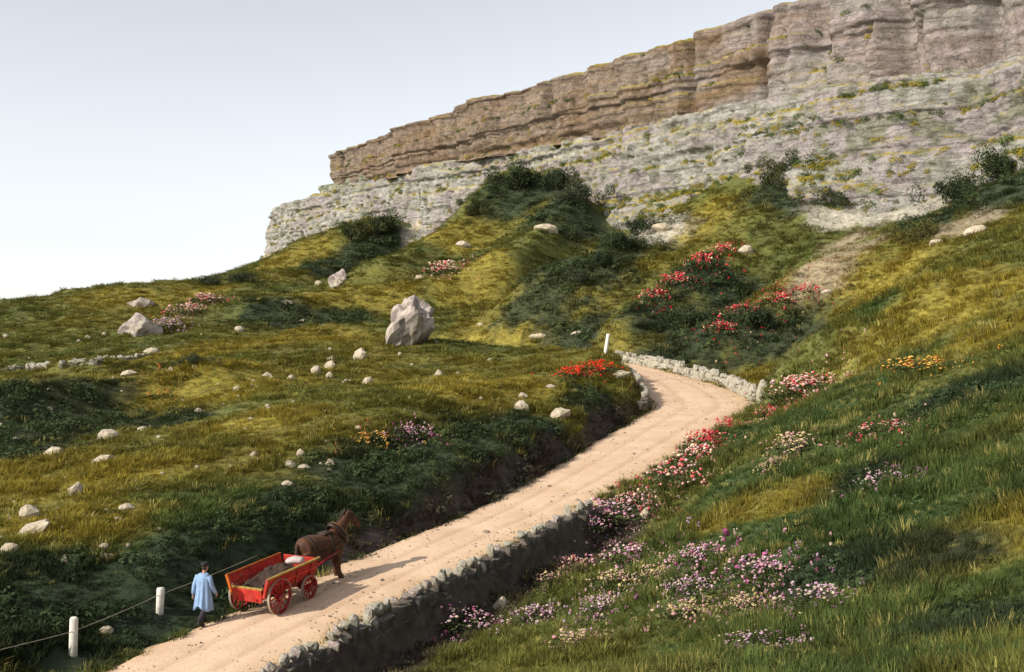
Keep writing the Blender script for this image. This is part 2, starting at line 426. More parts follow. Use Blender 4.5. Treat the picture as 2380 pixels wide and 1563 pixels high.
# ------------------------------------------------------------------ cliff
def cliff_path(tl, tr, n, turn=22.0):
    """points and outward normals from right (tr) to left (tl), then round the end and away behind"""
    L = (tr - tl) * CL
    s = np.linspace(0, L + turn * 2.2, n)
    pts = np.zeros((n, 2)); nor = np.zeros((n, 2))
    start = C0 + CV * tr; end = C0 + CV * tl
    rad_ = 2.2; arc = rad_ * math.radians(75)
    for i, si in enumerate(s):
        if si <= L:
            pts[i] = start - CDIR * si; nor[i] = CN
        else:
            q = si - L
            th = min(q / rad_, math.radians(75))
            c_, s_ = math.cos(-th), math.sin(-th)
            cen = end - CN * rad_
            nv = np.array((CN[0] * c_ - CN[1] * s_, CN[0] * s_ + CN[1] * c_))
            pts[i] = cen + nv * rad_; nor[i] = nv
            if q > arc:
                tv = np.array((-CDIR[0], -CDIR[1])); tv = np.array((tv[0] * c_ - tv[1] * s_, tv[0] * s_ + tv[1] * c_))
                pts[i] += tv * (q - arc)
    return s, pts, nor

def strata(z, s, seed, thick, amp):
    """stacked beds: each bed stands a little in or out of the face"""
    zz = z + 0.9 * fbm(s / 18.0, s * 0, seed, 3)
    k = zz / thick + 0.5 * fbm(s / 40.0, zz * 0.05, seed + 3, 2)
    i = np.floor(k); f = k - i
    a = _hash(i.astype(np.int64), (i * 0).astype(np.int64), seed); b_ = _hash(i.astype(np.int64) + 1, (i * 0).astype(np.int64), seed)
    e = smooth(0.80, 1.0, f)
    return amp * ((a * (1 - e) + b_ * e) - 0.5), f

def joints(s, z, seed, step, amp):
    """upright blocks between joints, with dark clefts"""
    k = s / step + 0.35 * fbm(z / 6.0, s / 30.0, seed, 2)
    i = np.floor(k); f = k - i
    a = _hash(i.astype(np.int64), (np.floor(z / 7.0)).astype(np.int64) * 0, seed) - 0.5
    crack = np.exp(-((np.minimum(f, 1 - f)) / 0.07) ** 2)
    return amp * a - 0.5 * amp * crack * _hash(i.astype(np.int64), (i * 0 + 7).astype(np.int64), seed)

def z_low(t):      # top of the pale lower face
    return CAM_Z + np.interp(t, [-0.4, -0.08, 0.0, 0.3, 0.73, 1.0, 1.25, 1.7], [32.4, 32.8, 33.6, 33.0, 31.0, 29.6, 28.0, 26.0])
def z_top(t):
    return CAM_Z + np.interp(t, [-0.4, 0.0, 0.25, 0.5, 0.75, 1.0, 1.25, 1.7], [41.6, 41.6, 42.0, 42.2, 41.8, 42.2, 42.5, 43.0])

CLIFF_MAT, nt, b = mat('cliff_rock', 0.95)
at = nd(nt, 'ShaderNodeAttribute', attribute_name='rock')
tc = nd(nt, 'ShaderNodeTexCoord')
mp = nd(nt, 'ShaderNodeMapping'); mp.inputs['Scale'].default_value = (0.35, 0.35, 2.2); nt.links.new(tc.outputs['Object'], mp.inputs['Vector'])
nb = noise_tex(nt, 1.0, 6, 0.65, vec=mp.outputs[0]); nf = noise_tex(nt, 0.9, 7, 0.7)
r1 = ramp(nt, nb.outputs['Fac'], [(0.28, (0.62, 0.60, 0.58)), (0.5, (1, 1, 1)), (0.75, (1.15, 1.14, 1.10))])
r2 = ramp(nt, nf.outputs['Fac'], [(0.32, (0.60, 0.62, 0.55)), (0.52, (1, 1, 1)), (0.8, (1.12, 1.1, 1.08))])
cc = mix(nt, mix(nt, at.outputs['Color'], r1.outputs[0], 1.0, 'MULTIPLY'), r2.outputs[0], 1.0, 'MULTIPLY')
nt.links.new(cc, b.inputs['Base Color'])
nh = noise_tex(nt, 5.0, 8, 0.75)
rh_ = ramp(nt, nh.outputs['Fac'], [(0.30, (0.55, 0.54, 0.52)), (0.5, (1, 1, 1)), (0.72, (1.16, 1.15, 1.12))])
dist_ = nd(nt, 'ShaderNodeVectorMath', operation='MULTIPLY_ADD'); nt.links.new(nf.outputs['Color'], dist_.inputs[0]); dist_.inputs[1].default_value = (1.3, 1.3, 1.3); nt.links.new(tc.outputs['Object'], dist_.inputs[2])
mp2 = nd(nt, 'ShaderNodeMapping'); mp2.inputs['Scale'].default_value = (0.30, 0.30, 1.15); nt.links.new(dist_.outputs[0], mp2.inputs['Vector'])
vo = nd(nt, 'ShaderNodeTexVoronoi', feature='DISTANCE_TO_EDGE', Scale=1.0); nt.links.new(mp2.outputs[0], vo.inputs['Vector'])
rc_ = ramp(nt, vo.outputs['Distance'], [(0.0, (0.50, 0.47, 0.44)), (0.05, (0.95, 0.95, 0.95)), (0.12, (1, 1, 1))])
cc2 = mix(nt, mix(nt, cc, rh_.outputs[0], 1.0, 'MULTIPLY'), rc_.outputs[0], 0.5, 'MULTIPLY')
nt.links.new(cc2, b.inputs['Base Color'])
hsum = nd(nt, 'ShaderNodeMath', operation='MULTIPLY_ADD'); nt.links.new(nh.outputs['Fac'], hsum.inputs[0]); hsum.inputs[1].default_value = 0.5; nt.links.new(nf.outputs['Fac'], hsum.inputs[2])
hs2 = nd(nt, 'ShaderNodeMath', operation='MULTIPLY_ADD'); nt.links.new(rc_.outputs[0], hs2.inputs[0]); hs2.inputs[1].default_value = 0.25; nt.links.new(hsum.outputs[0], hs2.inputs[2])
bump(nt, b, hs2.outputs[0], 1.0, 0.6)

cliff = empty('cliff', (0, 0, 0)); cliff['kind'] = 'structure'
PALE = np.array((0.47, 0.45, 0.42)); PINK = np.array((0.39, 0.345, 0.345)); BROWN = np.array((0.295, 0.215, 0.160)); GREYG = np.array((0.31, 0.32, 0.24)); YEL = np.array((0.42, 0.34, 0.045)); GREENR = np.array((0.15, 0.16, 0.06))

def rock_sheet(name, tl, tr, nu, nv, zlo, zhi, offs, colf, turn):
    s, pts, nor = cliff_path(tl, tr, nu, turn)
    t = tr - s / CL
    v = np.linspace(0, 1, nv)
    S, V = np.meshgrid(s, v, indexing='ij'); T = tr - S / CL
    lo = zlo(t); hi = zhi(t)
    Z = lo[:, None] + (hi - lo)[:, None] * V
    O = offs(S, Z, V, T)
    X = pts[:, 0][:, None] + nor[:, 0][:, None] * O; Y = pts[:, 1][:, None] + nor[:, 1][:, None] * O
    me = grid_mesh(name, np.stack([X.ravel(), Y.ravel(), Z.ravel()], 1), nu, nv, False)
    me.flip_normals()
    gz = np.gradient(O, axis=1) / np.maximum(np.gradient(Z, axis=1), 1e-6)
    vcol(me, 'rock', colf(S, Z, V, T, gz).reshape(-1, 3))
    o = link(name, me, CLIFF_MAT, cliff)
    return o, np.stack([X, Y, Z], 2), gz

def off_low(S, Z, V, T):
    zl = z_low(T)
    o = (zl - Z) * 0.20 + 1.8 * np.maximum(0, (zl - Z - 9) / 10) ** 1.4
    a, _ = strata(Z, S, 61, 2.7, 1.0); a2, _ = strata(Z, S, 67, 0.8, 0.45)
    o = o + a + a2 + joints(S, Z, 71, 6.5, 1.5) + joints(S, Z, 77, 2.1, 0.6)
    o = o + 3.2 * fbm(S / 22, Z / 22, 81, 3) + 0.8 * fbm(S / 2.2, Z / 2.4, 85, 5, 0.66)
    o = o + 3.0 * np.exp(-((T - 1.08) / 0.12) ** 2) * (1 - V) - 2.5 * np.exp(-((T - 1.18) / 0.03) ** 2)
    return o
def col_low(S, Z, V, T, gz):
    n = fbm(S / 9, Z / 4, 91, 4) + 0.5; n2 = fbm(S / 2.2, Z / 1.3, 95, 3) + 0.5; n3 = fbm(S / 14, Z / 1.6, 97, 3) + 0.5
    w = smooth(0.35, 0.65, n)[..., None]
    c = PALE * (1 - w) + PINK * 1.12 * w
    g = (smooth(0.5, 0.8, n2) * 0.6)[..., None]; c = c * (1 - g) + GREYG * g
    led = smooth(0.3, 1.2, -gz)
    y = (np.clip(led * smooth(0.46, 0.60, n3), 0, 1) * 0.95)[..., None]; c = c * (1 - y) + YEL * y
    gr = (smooth(0.58, 0.72, n2) * smooth(0.45, 0.6, n) * 0.35 * smooth(0.9, 1.25, T + 0.3 * (1 - V)))[..., None]; c = c * (1 - gr) + GREENR * gr
    return c
zb = lambda t: CAM_Z + np.interp(t, [-0.4, -0.28, 0, 0.4, 0.6, 0.8, 1.0, 1.25, 1.7], [8, 8, 12, 10, 16, 8, 9, 9, 12])
low, LOWG, LOWgz = rock_sheet('lower_rock_face', -0.272, 1.66, 860, 150, zb, z_low, off_low, col_low, 24)
def off_up(S, Z, V, T):
    o = -0.9 + 1.2 * V
    a, _ = strata(Z, S, 161, 1.7, 0.7); a2, _ = strata(Z, S, 167, 0.6, 0.4)
    o = o + a + a2 + joints(S, Z, 171, 6.5, 1.6) + joints(S, Z, 177, 2.3, 0.6)
    o = o + 3.0 * fbm(S / 24, Z * 0 + 3, 81, 3) + 0.5 * fbm(S / 1.8, Z / 2.2, 185, 3, 0.6)
    cut = np.exp(-((V - 0.10) / 0.055) ** 2) * (0.7 + 0.5 * fbm(S / 6, Z * 0, 187, 2)) * smooth(0.98, 0.85, T)
    o = o - 1.0 * cut
    o = o - 3.5 * np.exp(-((T - 1.02) / 0.018) ** 2) * smooth(0.1, 0.5, V) - 2.4 * np.exp(-((T - 0.86) / 0.008) ** 2) - 4.5 * np.exp(-((T - 1.11) / 0.015) ** 2) - 2.5 * np.exp(-((T - 0.95 - 0.02 * V) / 0.006) ** 2) - 2.2 * np.exp(-((T - 0.40) / 0.006) ** 2) - 2.0 * np.exp(-((T - 0.62) / 0.006) ** 2) - 3.5 * np.exp(-((T - 1.19) / 0.012) ** 2)
    o = o - 1.5 * smooth(0.93, 1.0, V) ** 2 + 1.6 * fbm(S / 3.5, Z / 12, 189, 3)
    return o
def col_up(S, Z, V, T, gz):
    n = fbm(S / 9, Z / 5, 191, 4) + 0.5; n2 = fbm(S / 3.5, Z / 1.0, 195, 3) + 0.5; n3 = fbm(S / 12, Z / 1.2, 197, 3) + 0.5
    br = smooth(1.05, 0.80, T + 0.18 * (n - 0.5)) * (0.9 + 0.4 * smooth(0.9, 0.2, V + 0.5 * (n2 - 0.5)))
    br = np.clip(br, 0, 1)[..., None]
    c = (PINK * np.array((1.08, 1.03, 1.0))) * (1 - br) + BROWN * br
    och = (smooth(0.55, 0.75, fbm(S / 16, Z / 0.9, 203, 3) + 0.5) * (0.55 - 0.40 * smooth(0.85, 1.05, T)))[..., None]; c = c * (1 - och) + np.array((0.30, 0.20, 0.10)) * och
    w = (smooth(0.5, 0.75, n) * (0.2 + 0.35 * smooth(0.8, 1.0, T)))[..., None]; c = c * (1 - w) + PALE * 0.8 * w
    led = smooth(0.3, 1.5, -gz)
    y = (np.clip(led * smooth(0.46, 0.58, n3) * (0.35 + 0.65 * smooth(0.55, 0.9, T)), 0, 1) * 0.95)[..., None]; c = c * (1 - y) + YEL * y
    rim = smooth(0.965, 0.99, V)[..., None] * 0.75; c = c * (1 - rim) + YEL * 0.9 * rim
    return c
up, UPG, UPgz = rock_sheet('upper_rock_band', 0.0, 1.66, 820, 90, lambda t: z_low(t) - 0.6, z_top, off_up, col_up, 24)
def off_mid(S, Z, V, T):
    return -0.7 + joints(S, Z, 271, 3.0, 0.8) + 0.7 * fbm(S / 2, Z / 1.5, 285, 3) - 0.4 * V
mid, MIDG, _ = rock_sheet('rock_step', -0.062, 0.12, 120, 24, lambda t: z_low(t) - 0.5, lambda t: CAM_Z + 35.2 + 0 * t, off_mid, lambda S, Z, V, T, gz: np.broadcast_to(GREYG * 0.9, S.shape + (3,)) * (0.8 + 0.5 * (fbm(S, Z, 3, 3)[..., None] + 0.5)), 20)
def cap(name, G, back, drop=0.2):
    rim = G[:, -1, :]; nrm = np.array((CN[0], CN[1], 0))
    rows = []
    for k, q in enumerate(np.linspace(0, 1, 7)):
        r = rim - nrm * back * q; r = r.copy(); r[:, 2] += 0.6 * fbm(r[:, 0] / 6, r[:, 1] / 6, 5, 3) * (q > 0) + (0.9 * q if back > 10 else 0.0)
        rows.append(r)
    A = np.stack(rows, 1)
    me = grid_mesh(name, A.reshape(-1, 3), A.shape[0], 7)
    c, _ = ground_col(A.reshape(-1, 3)[:, 0], A.reshape(-1, 3)[:, 1]); vcol(me, 'gcol', c * 0.5 + OCHRE * 0.6)
    return link(name, me, GROUND_MAT, cliff)
cap('plateau_turf', UPG, 45); cap('ledge_turf', LOWG, 7.0); cap('step_turf', MIDG, 5.0)
# ------------------------------------------------------------------ turf, scrub and flowers: scattered stuff
def quad_leaves(rng, centers, normals, size, aspect=0.45):
    n = len(centers)
    a = np.cross(normals, rng.normal(size=(n, 3))); a /= np.maximum(np.linalg.norm(a, axis=1), 1e-6)[:, None]
    b_ = np.cross(normals, a); b_ /= np.maximum(np.linalg.norm(b_, axis=1), 1e-6)[:, None]
    sz = (size * rng.uniform(0.6, 1.35, n))[:, None]
    p0 = centers - a * sz; p2 = centers + a * sz
    p1 = centers + b_ * sz * aspect + normals * sz * 0.15; p3 = centers - b_ * sz * aspect + normals * sz * 0.15
    pts = np.stack([p0, p1, p2, p3], 1).reshape(-1, 3)
    return pts, np.arange(4 * n).reshape(n, 4)

def tuft_mesh(name, rng, blades, h, spread, width, lean):
    pts = []; fcs = []
    for k in range(blades):
        a = rng.uniform(0, 2 * math.pi); r = spread * math.sqrt(rng.uniform(0, 1))
        bx_, by_ = r * math.cos(a), r * math.sin(a)
        hh = h * rng.uniform(0.55, 1.15); w = width * rng.uniform(0.7, 1.3)
        la = a + rng.uniform(-0.9, 0.9); le = lean * rng.uniform(0.3, 1.2) * hh
        dx, dy = math.cos(la), math.sin(la); sx, sy = -dy * w, dx * w
        i = len(pts)
        pts += [(bx_ - sx, by_ - sy, -0.05), (bx_ + sx, by_ + sy, -0.05), (bx_ + dx * le * 0.4 + sx * 0.7, by_ + dy * le * 0.4 + sy * 0.7, hh * 0.6), (bx_ + dx * le * 0.4 - sx * 0.7, by_ + dy * le * 0.4 - sy * 0.7, hh * 0.6),
                (bx_ + dx * le + sx * 0.1, by_ + dy * le + sy * 0.1, hh), (bx_ + dx * le - sx * 0.1, by_ + dy * le - sy * 0.1, hh)]
        fcs += [(i, i + 1, i + 2, i + 3), (i + 3, i + 2, i + 4, i + 5)]
    return np_mesh(name, pts, fcs)
def clump_mesh(name, rng, n, rx, rz, leaf):
    d = rng.normal(size=(n, 3)); d[:, 2] = np.abs(d[:, 2]) * 0.9 + 0.05; d /= np.linalg.norm(d, axis=1)[:, None]
    lob = 1 + 0.35 * np.sin(d[:, 0] * 7 + d[:, 2] * 5) * np.cos(d[:, 1] * 6 + 1)
    r = rng.uniform(0.45, 1.0, n) ** 0.5 * lob
    c = d * r[:, None] * np.array((rx, rx, rz)); nn = d + rng.normal(size=(n, 3)) * 0.5; nn /= np.linalg.norm(nn, axis=1)[:, None]
    pts, f = quad_leaves(rng, c, nn, leaf, 0.5)
    return np_mesh(name, pts, f)

TUFT_MAT, nt, b = mat('grass_blades', 0.8)
b.inputs['Specular IOR Level'].default_value = 0.15
a_ = nd(nt, 'ShaderNodeAttribute', attribute_name='col'); a_.attribute_type = 'INSTANCER'
nt.links.new(a_.outputs['Color'], b.inputs['Base Color'])
tr_ = nd(nt, 'ShaderNodeBsdfTranslucent'); nt.links.new(a_.outputs['Color'], tr_.inputs['Color'])
ms = nd(nt, 'ShaderNodeMixShader'); ms.inputs[0].default_value = 0.25
nt.links.new(b.outputs[0], ms.inputs[1]); nt.links.new(tr_.outputs[0], ms.inputs[2]); nt.links.new(ms.outputs[0], nt.nodes['Material Output'].inputs['Surface'])

def source(name, me):
    o = bpy.data.objects.new(name, me); me.materials.append(TUFT_MAT); return o       # geometry source for instancing only
r_ = np.random.default_rng(3)
TUFTS = [source('tuft_%d' % k, tuft_mesh('tuft', r_, 26, h, sp, w, le)) for k, (h, sp, w, le) in enumerate([(0.30, 0.13, 0.011, 0.6), (0.22, 0.18, 0.012, 0.9), (0.40, 0.12, 0.010, 0.5), (0.17, 0.20, 0.014, 1.0)])]
CLUMPS = [source('scrub_%d' % k, clump_mesh('scrub', r_, n, rx, rz, lf)) for k, (n, rx, rz, lf) in enumerate([(150, 0.38, 0.34, 0.055), (130, 0.30, 0.42, 0.05), (170, 0.48, 0.28, 0.06)])]

def scatter(name, srcs, pos, rot, scl, idx, col, label, cat, parent=None):
    me = bpy.data.meshes.new(name + '_points')
    me.vertices.add(len(pos)); me.vertices.foreach_set('co', np.asarray(pos, np.float32).ravel())
    for nm, ty, arr, key in (('rot', 'FLOAT_VECTOR', rot, 'vector'), ('scl', 'FLOAT_VECTOR', scl if np.ndim(scl) == 2 else np.repeat(np.asarray(scl)[:, None], 3, 1), 'vector'), ('idx', 'INT', idx, 'value')):
        at_ = me.attributes.new(nm, ty, 'POINT'); at_.data.foreach_set(key, np.ascontiguousarray(arr, np.int32 if ty == 'INT' else np.float32).ravel())
    ca = me.attributes.new('col', 'FLOAT_COLOR', 'POINT'); c4 = np.ones((len(pos), 4), np.float32); c4[:, :3] = col; ca.data.foreach_set('color', c4.ravel())
    o = link(name, me, None, parent)
    ng = bpy.data.node_groups.new(name + '_scatter', 'GeometryNodeTree')
    ng.interface.new_socket('Geometry', in_out='INPUT', socket_type='NodeSocketGeometry'); ng.interface.new_socket('Geometry', in_out='OUTPUT', socket_type='NodeSocketGeometry')
    N = ng.nodes; L = ng.links
    gi = N.new('NodeGroupInput'); go = N.new('NodeGroupOutput'); ip = N.new('GeometryNodeInstanceOnPoints'); jn = N.new('GeometryNodeJoinGeometry')
    for s_ in srcs:
        oi = N.new('GeometryNodeObjectInfo'); oi.inputs['Object'].default_value = s_; oi.inputs['As Instance'].default_value = True
        L.new(oi.outputs['Geometry'], jn.inputs[0])
    def na(nm, ty):
        q = N.new('GeometryNodeInputNamedAttribute'); q.data_type = ty; q.inputs['Name'].default_value = nm; return q.outputs['Attribute']
    L.new(gi.outputs[0], ip.inputs['Points']); L.new(jn.outputs[0], ip.inputs['Instance']); ip.inputs['Pick Instance'].default_value = True
    L.new(na('idx', 'INT'), ip.inputs['Instance Index']); L.new(na('rot', 'FLOAT_VECTOR'), ip.inputs['Rotation']); L.new(na('scl', 'FLOAT_VECTOR'), ip.inputs['Scale'])
    L.new(ip.outputs[0], go.inputs[0])
    md = o.modifiers.new('scatter', 'NODES'); md.node_group = ng
    if parent is None: tag(o, label, cat, kind='stuff')
    else: o['kind'] = 'stuff'
    return o

def sample(n, dmin, dmax, half=31.0, power=0.5):
    """random ground places, thinner with distance"""
    u = RNG.uniform(0, 1, n); e = power
    d = (dmin ** e + u * (dmax ** e - dmin ** e)) ** (1 / e)
    a = np.radians(RNG.uniform(-half, half, n))
    return np.sin(a) * d, np.cos(a) * d, d
POST_SPOTS = [hit(170, 1528), hit(371, 1424)]
def keep_ground(X, Y, verge=0.1):
    sd, hw, rz, rs = road_query(X, Y)
    k = (np.abs(sd) > hw + verge + RNG.uniform(-0.12, 0.35, len(X)))
    t = cliff_t(X, Y)
    k &= (cliff_dist(X, Y) > 5.5) | (t < -0.33)
    ed = sd - hw
    k &= ~((ed > 0) & (ed < 0.9) & (Y < 44.5) & (Y > 20))
    for q in POST_SPOTS: k &= ~((np.abs(X - q[0]) < 0.55) & (Y < q[1] + 0.2) & (Y > q[1] - 1.3))
    return k
def slope_rot(X, Y, amt=0.6):
    e = 0.4
    zx = (height(X + e, Y) - height(X - e, Y)) / (2 * e); zy = (height(X, Y + e) - height(X, Y - e)) / (2 * e)
    return zx, zy

# --- turf tufts
X, Y, D = sample(190000, 7.5, 265)
k = keep_ground(X, Y, -0.15); X, Y, D = X[k], Y[k], D[k]
c, w = ground_col(X, Y)
bare = np.maximum(w['s'], w['w'] * 1.1)
k = RNG.uniform(0, 1, len(X)) > bare * 0.85; X, Y, D, c = X[k], Y[k], D[k], c[k]
n = len(X)
Z = height(X, Y)
patchy = fbm(X / 1.6, Y / 1.6, 77, 3) + 0.5
scl = (0.55 + 0.75 * smooth(0.3, 0.75, patchy)) * RNG.uniform(0.75, 1.3, n) * (0.58 + D / 75.0)
scl = np.stack([scl, scl, scl * ((0.70 - 0.16 * smooth(2, -8, X - 0.12 * Y)) / (0.6 + D / 90.0))], 1)
tint = RNG.normal(0, 0.20, n)
col = c * (1 + tint)[:, None] * np.array((1.25, 1.2, 1.05))
dry = (RNG.uniform(0, 1, n) < 0.05 + 0.10 * smooth(0.5, 0.8, fbm(X / 3, Y / 3, 99, 2) + 0.5)) & (c.sum(1) > 0.10)
col[dry] = (STRAW * 0.9)[None] * RNG.uniform(0.7, 1.25, dry.sum())[:, None] * np.array((1, 1, 0.9))
rot = np.stack([RNG.normal(0.0, 0.14, n), RNG.normal(-0.10, 0.14, n), RNG.uniform(0, 6.28, n)], 1)
scatter('grass', TUFTS, np.stack([X, Y, Z - 0.02], 1), rot, scl, RNG.integers(0, 4, n), np.clip(col, 0.004, 1), 'rough tufted grass covering the slopes either side of the road', 'grass')

# --- loose stones on the road
i_ = RNG.integers(0, len(RC) - 60, 2600); v_ = RNG.uniform(-1, 1, 2600); v_ = np.sign(v_) * np.abs(v_) ** 0.6
j_ = RNG.uniform(0, 1, 2600)[:, None]; cpt = RC[i_] * (1 - j_) + RC[i_ + 1] * j_
nx_ = np.stack([RT[i_, 1], -RT[i_, 0]], 1); off_ = v_ * (RHW[i_] + 0.15)
pxy = cpt + nx_ * off_[:, None]; vv = off_ / (RHW[i_] + 0.12)
pz = RD[i_, 4] * (1 - j_[:, 0]) + RD[i_ + 1, 4] * j_[:, 0] + 0.03 + 0.05 * np.maximum(0, 1 - vv * vv) - 0.025 * np.exp(-((np.abs(vv) - 0.33) / 0.07) ** 2)
bm = bmesh.new(); bmesh.ops.create_icosphere(bm, subdivisions=1, radius=0.03)
for v in bm.verts: v.co = Vector((v.co.x * 1.2, v.co.y * 0.9, v.co.z * 0.7)) * random.uniform(0.8, 1.2)
peb = bpy.data.meshes.new('pebble'); bm.to_mesh(peb); bm.free()
scatter('road_pebbles', [source('pebble_src', peb)], np.stack([pxy[:, 0], pxy[:, 1], pz], 1), RNG.uniform(0, 6.28, (2600, 3)) * np.array((0.1, 0.1, 1)), RNG.lognormal(-0.1, 0.5, 2600), np.zeros(2600), np.array((0.45, 0.36, 0.27))[None] * RNG.uniform(0.5, 1.3, 2600)[:, None], 'loose stones and grit lying on the road', 'gravel')
# --- low scrub: brambles and furze in the dark patches that also paint shade, and along the bank
X, Y, D = sample(42000, 9, 255)
k = keep_ground(X, Y, 0.15); X, Y, D = X[k], Y[k], D[k]
c, w = ground_col(X, Y)
sdq, hwq, _, _ = road_query(X, Y); cutb = ((sdq - hwq) > 0.7) & ((sdq - hwq) < 2.2) & (Y < 45)
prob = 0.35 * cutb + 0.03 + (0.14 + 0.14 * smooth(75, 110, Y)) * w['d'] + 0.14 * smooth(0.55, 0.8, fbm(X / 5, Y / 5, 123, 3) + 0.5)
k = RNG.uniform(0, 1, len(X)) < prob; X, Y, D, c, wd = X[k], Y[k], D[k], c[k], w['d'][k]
n = len(X); Z = height(X, Y)
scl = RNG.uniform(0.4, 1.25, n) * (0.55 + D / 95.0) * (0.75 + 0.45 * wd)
col = (c * 0.85 + GREEN * 0.35) * RNG.uniform(0.7, 1.45, n)[:, None]
rot = np.stack([RNG.normal(0, 0.15, n), RNG.normal(0, 0.15, n), RNG.uniform(0, 6.28, n)], 1)
scatter('scrub', CLUMPS, np.stack([X, Y, Z - 0.04], 1), rot, scl, RNG.integers(0, 3, n), np.clip(col, 0.004, 1), 'low brambles and heath growing among the grass, darkened where shade is painted in', 'scrub')

# --- tufts along the ledges of the cliff
pts_ = []; cols_ = []
for G, gz, pr in ((LOWG, LOWgz, 0.075), (UPG, UPgz, 0.035)):
    m_ = (gz < -0.8) & (RNG.uniform(0, 1, gz.shape) < pr * (1 + 2.5 * (vnoise(G[:, :, 0] / 5, G[:, :, 2] / 1.5, 300) > 0.1)))
    m_ |= (RNG.uniform(0, 1, gz.shape) < 0.010 * smooth(0.08, 0.3, fbm(G[:, :, 0] / 7, G[:, :, 2] / 5, 310, 3)) * smooth(20, 40, G[:, :, 0])) if G is LOWG else False
    m_[:, -8:] = False
    q = G[m_]; pts_.append(q)
    cols_.append(np.where((RNG.uniform(0, 1, len(q)) < 0.45)[:, None], YEL[None] * 0.85, (GREEN * 1.1 + OLIVE * 0.4)[None]) * RNG.uniform(0.7, 1.2, len(q))[:, None])
q = np.concatenate(pts_); cq = np.concatenate(cols_); n = len(q)
ex = RNG.integers(0, n, 0)
scatter('ledge_plants', CLUMPS, q, np.stack([RNG.normal(0, 0.3, n), RNG.normal(0, 0.3, n), RNG.uniform(0, 6.28, n)], 1), RNG.uniform(0.6, 1.9, n), RNG.integers(0, 3, n), np.clip(cq, 0.01, 1), None, None, cliff)

# ------------------------------------------------------------------ bushes on the talus and at the foot of the cliff
LEAF_MAT = attr_mat('bush_leaves', 'leaf', 0.8, 0.3, 4.0, 0)
BARK_MAT = plain('bark', (0.09, 0.065, 0.045))
def bush_meshes(seed, n, base):
    rng = np.random.default_rng(seed)
    nl = 16
    cen = rng.normal(size=(nl, 3)) * np.array((0.42, 0.42, 0.24)) + np.array((0, 0, 0.42)); rr_ = rng.uniform(0.20, 0.40, nl)
    i = rng.integers(0, nl, n); d = rng.normal(size=(n, 3)); d /= np.linalg.norm(d, axis=1)[:, None]
    p = cen[i] + d * (rr_[i] * rng.uniform(0.55, 1.05, n))[:, None]; p[:, 2] = np.maximum(p[:, 2], 0.0)
    nn = d + rng.normal(size=(n, 3)) * 0.6; nn /= np.linalg.norm(nn, axis=1)[:, None]
    pts, f = quad_leaves(rng, p, nn, 0.034, 0.6)
    me = np_mesh('foliage', pts, f)
    sh = rng.uniform(0.55, 1.5, nl)[i] * rng.uniform(0.7, 1.3, n)
    vcol(me, 'leaf', np.repeat(np.array(base)[None] * sh[:, None], 4, 0)); me.materials.append(LEAF_MAT)
    bm = bmesh.new()
    for k in range(5):
        a = k * 1.3; tip = Vector((0.35 * math.cos(a), 0.35 * math.sin(a), 0.6)); 
        q = tip.to_track_quat('Z', 'Y').to_matrix().to_4x4()
        bmesh.ops.create_cone(bm, segments=5, radius1=0.035, radius2=0.012, depth=tip.length, matrix=Matrix.Translation(tip / 2 - Vector((0, 0, 0.05))) @ q)
    st = bpy.data.meshes.new('stems'); bm.to_mesh(st); bm.free(); st.materials.append(BARK_MAT)
    return me, st
BUSH = [bush_meshes(s, 4200, b_) for s, b_ in ((1, (0.028, 0.042, 0.014)), (2, (0.055, 0.065, 0.018)), (3, (0.035, 0.045, 0.020)), (4, (0.09, 0.085, 0.022)))]
def bush(x, y, w, h, v, label, dpt=None, lift=0.0):
    p = hit(x, y) if dpt is None else P(x, y, dpt)
    s = w / FPX * p[1]; hh = h / FPX * p[1]
    o = empty('bush', (p[0], p[1], p[2] - 0.1 * hh + lift), random.uniform(0, 6.28))
    me, st = BUSH[v]
    for nm, mm in (('foliage', me), ('stems', st)):
        c_ = link(nm, mm, None, o); c_.scale = (s * 0.62, s * 0.62, hh * 1.05)
    tag(o, label, 'bush', 'bushes below the cliff'); return o
bush(1205, 440, 110, 70, 0, 'large dark round bush topping the spur against the pale cliff')
bush(1290, 440, 90, 62, 0, 'dark bush just right of the large round bush on the spur')
bush(1350, 470, 80, 55, 2, 'smaller brown green bush at the right end of the spur-top bushes')
bush(1110, 500, 70, 40, 1, 'low olive bush on the left shoulder of the bushy spur')
bush(890, 545, 80, 60, 0, 'dark bush in the shaded gully near the left end of the cliff')
bush(985, 515, 95, 50, 2, 'grey green bush arching over a white rock at the foot of the cliff')
bush(820, 560, 90, 50, 1, 'olive bush on the leftmost spur under the stepped end of the cliff')
bush(1455, 520, 75, 60, 2, 'dark bush beside the white scree hollow in the middle of the cliff foot')
bush(1400, 620, 70, 40, 0, 'dark thicket added as shade low in the diagonal gully left of the ochre spur')  # four gully thickets added to darken the hollow like shade
bush(1440, 580, 80, 55, 0, 'dark thicket added as shade in the middle of the diagonal gully left of the ochre spur')
bush(1485, 545, 60, 55, 0, 'dark thicket added as shade at the head of the diagonal gully by the white scree')
bush(1340, 655, 70, 36, 2, 'dark thicket added as shade at the lower mouth of the diagonal gully')
bush(1870, 415, 90, 75, 0, 'tall dark bush where the ochre spur meets the cliff')
bush(1800, 430, 80, 60, 1, 'olive bush on the ochre spur, left of the tall dark bush')
bush(1930, 480, 90, 40, 2, 'grey green bush along the lower edge of the white scree fan')
bush(2230, 470, 110, 80, 0, 'dark bush right of the white scree fan below the cliff')
bush(2330, 420, 120, 90, 0, 'big dark bush at the right edge under the cliff')
bush(2150, 560, 90, 45, 3, 'yellow green bush below the white scree fan')
bush(560, 655, 80, 22, 2, 'low dark bush on the skyline left of the cliff end')
bush(480, 662, 70, 18, 2, 'flat dark bush on the left skyline, second from the cliff end')
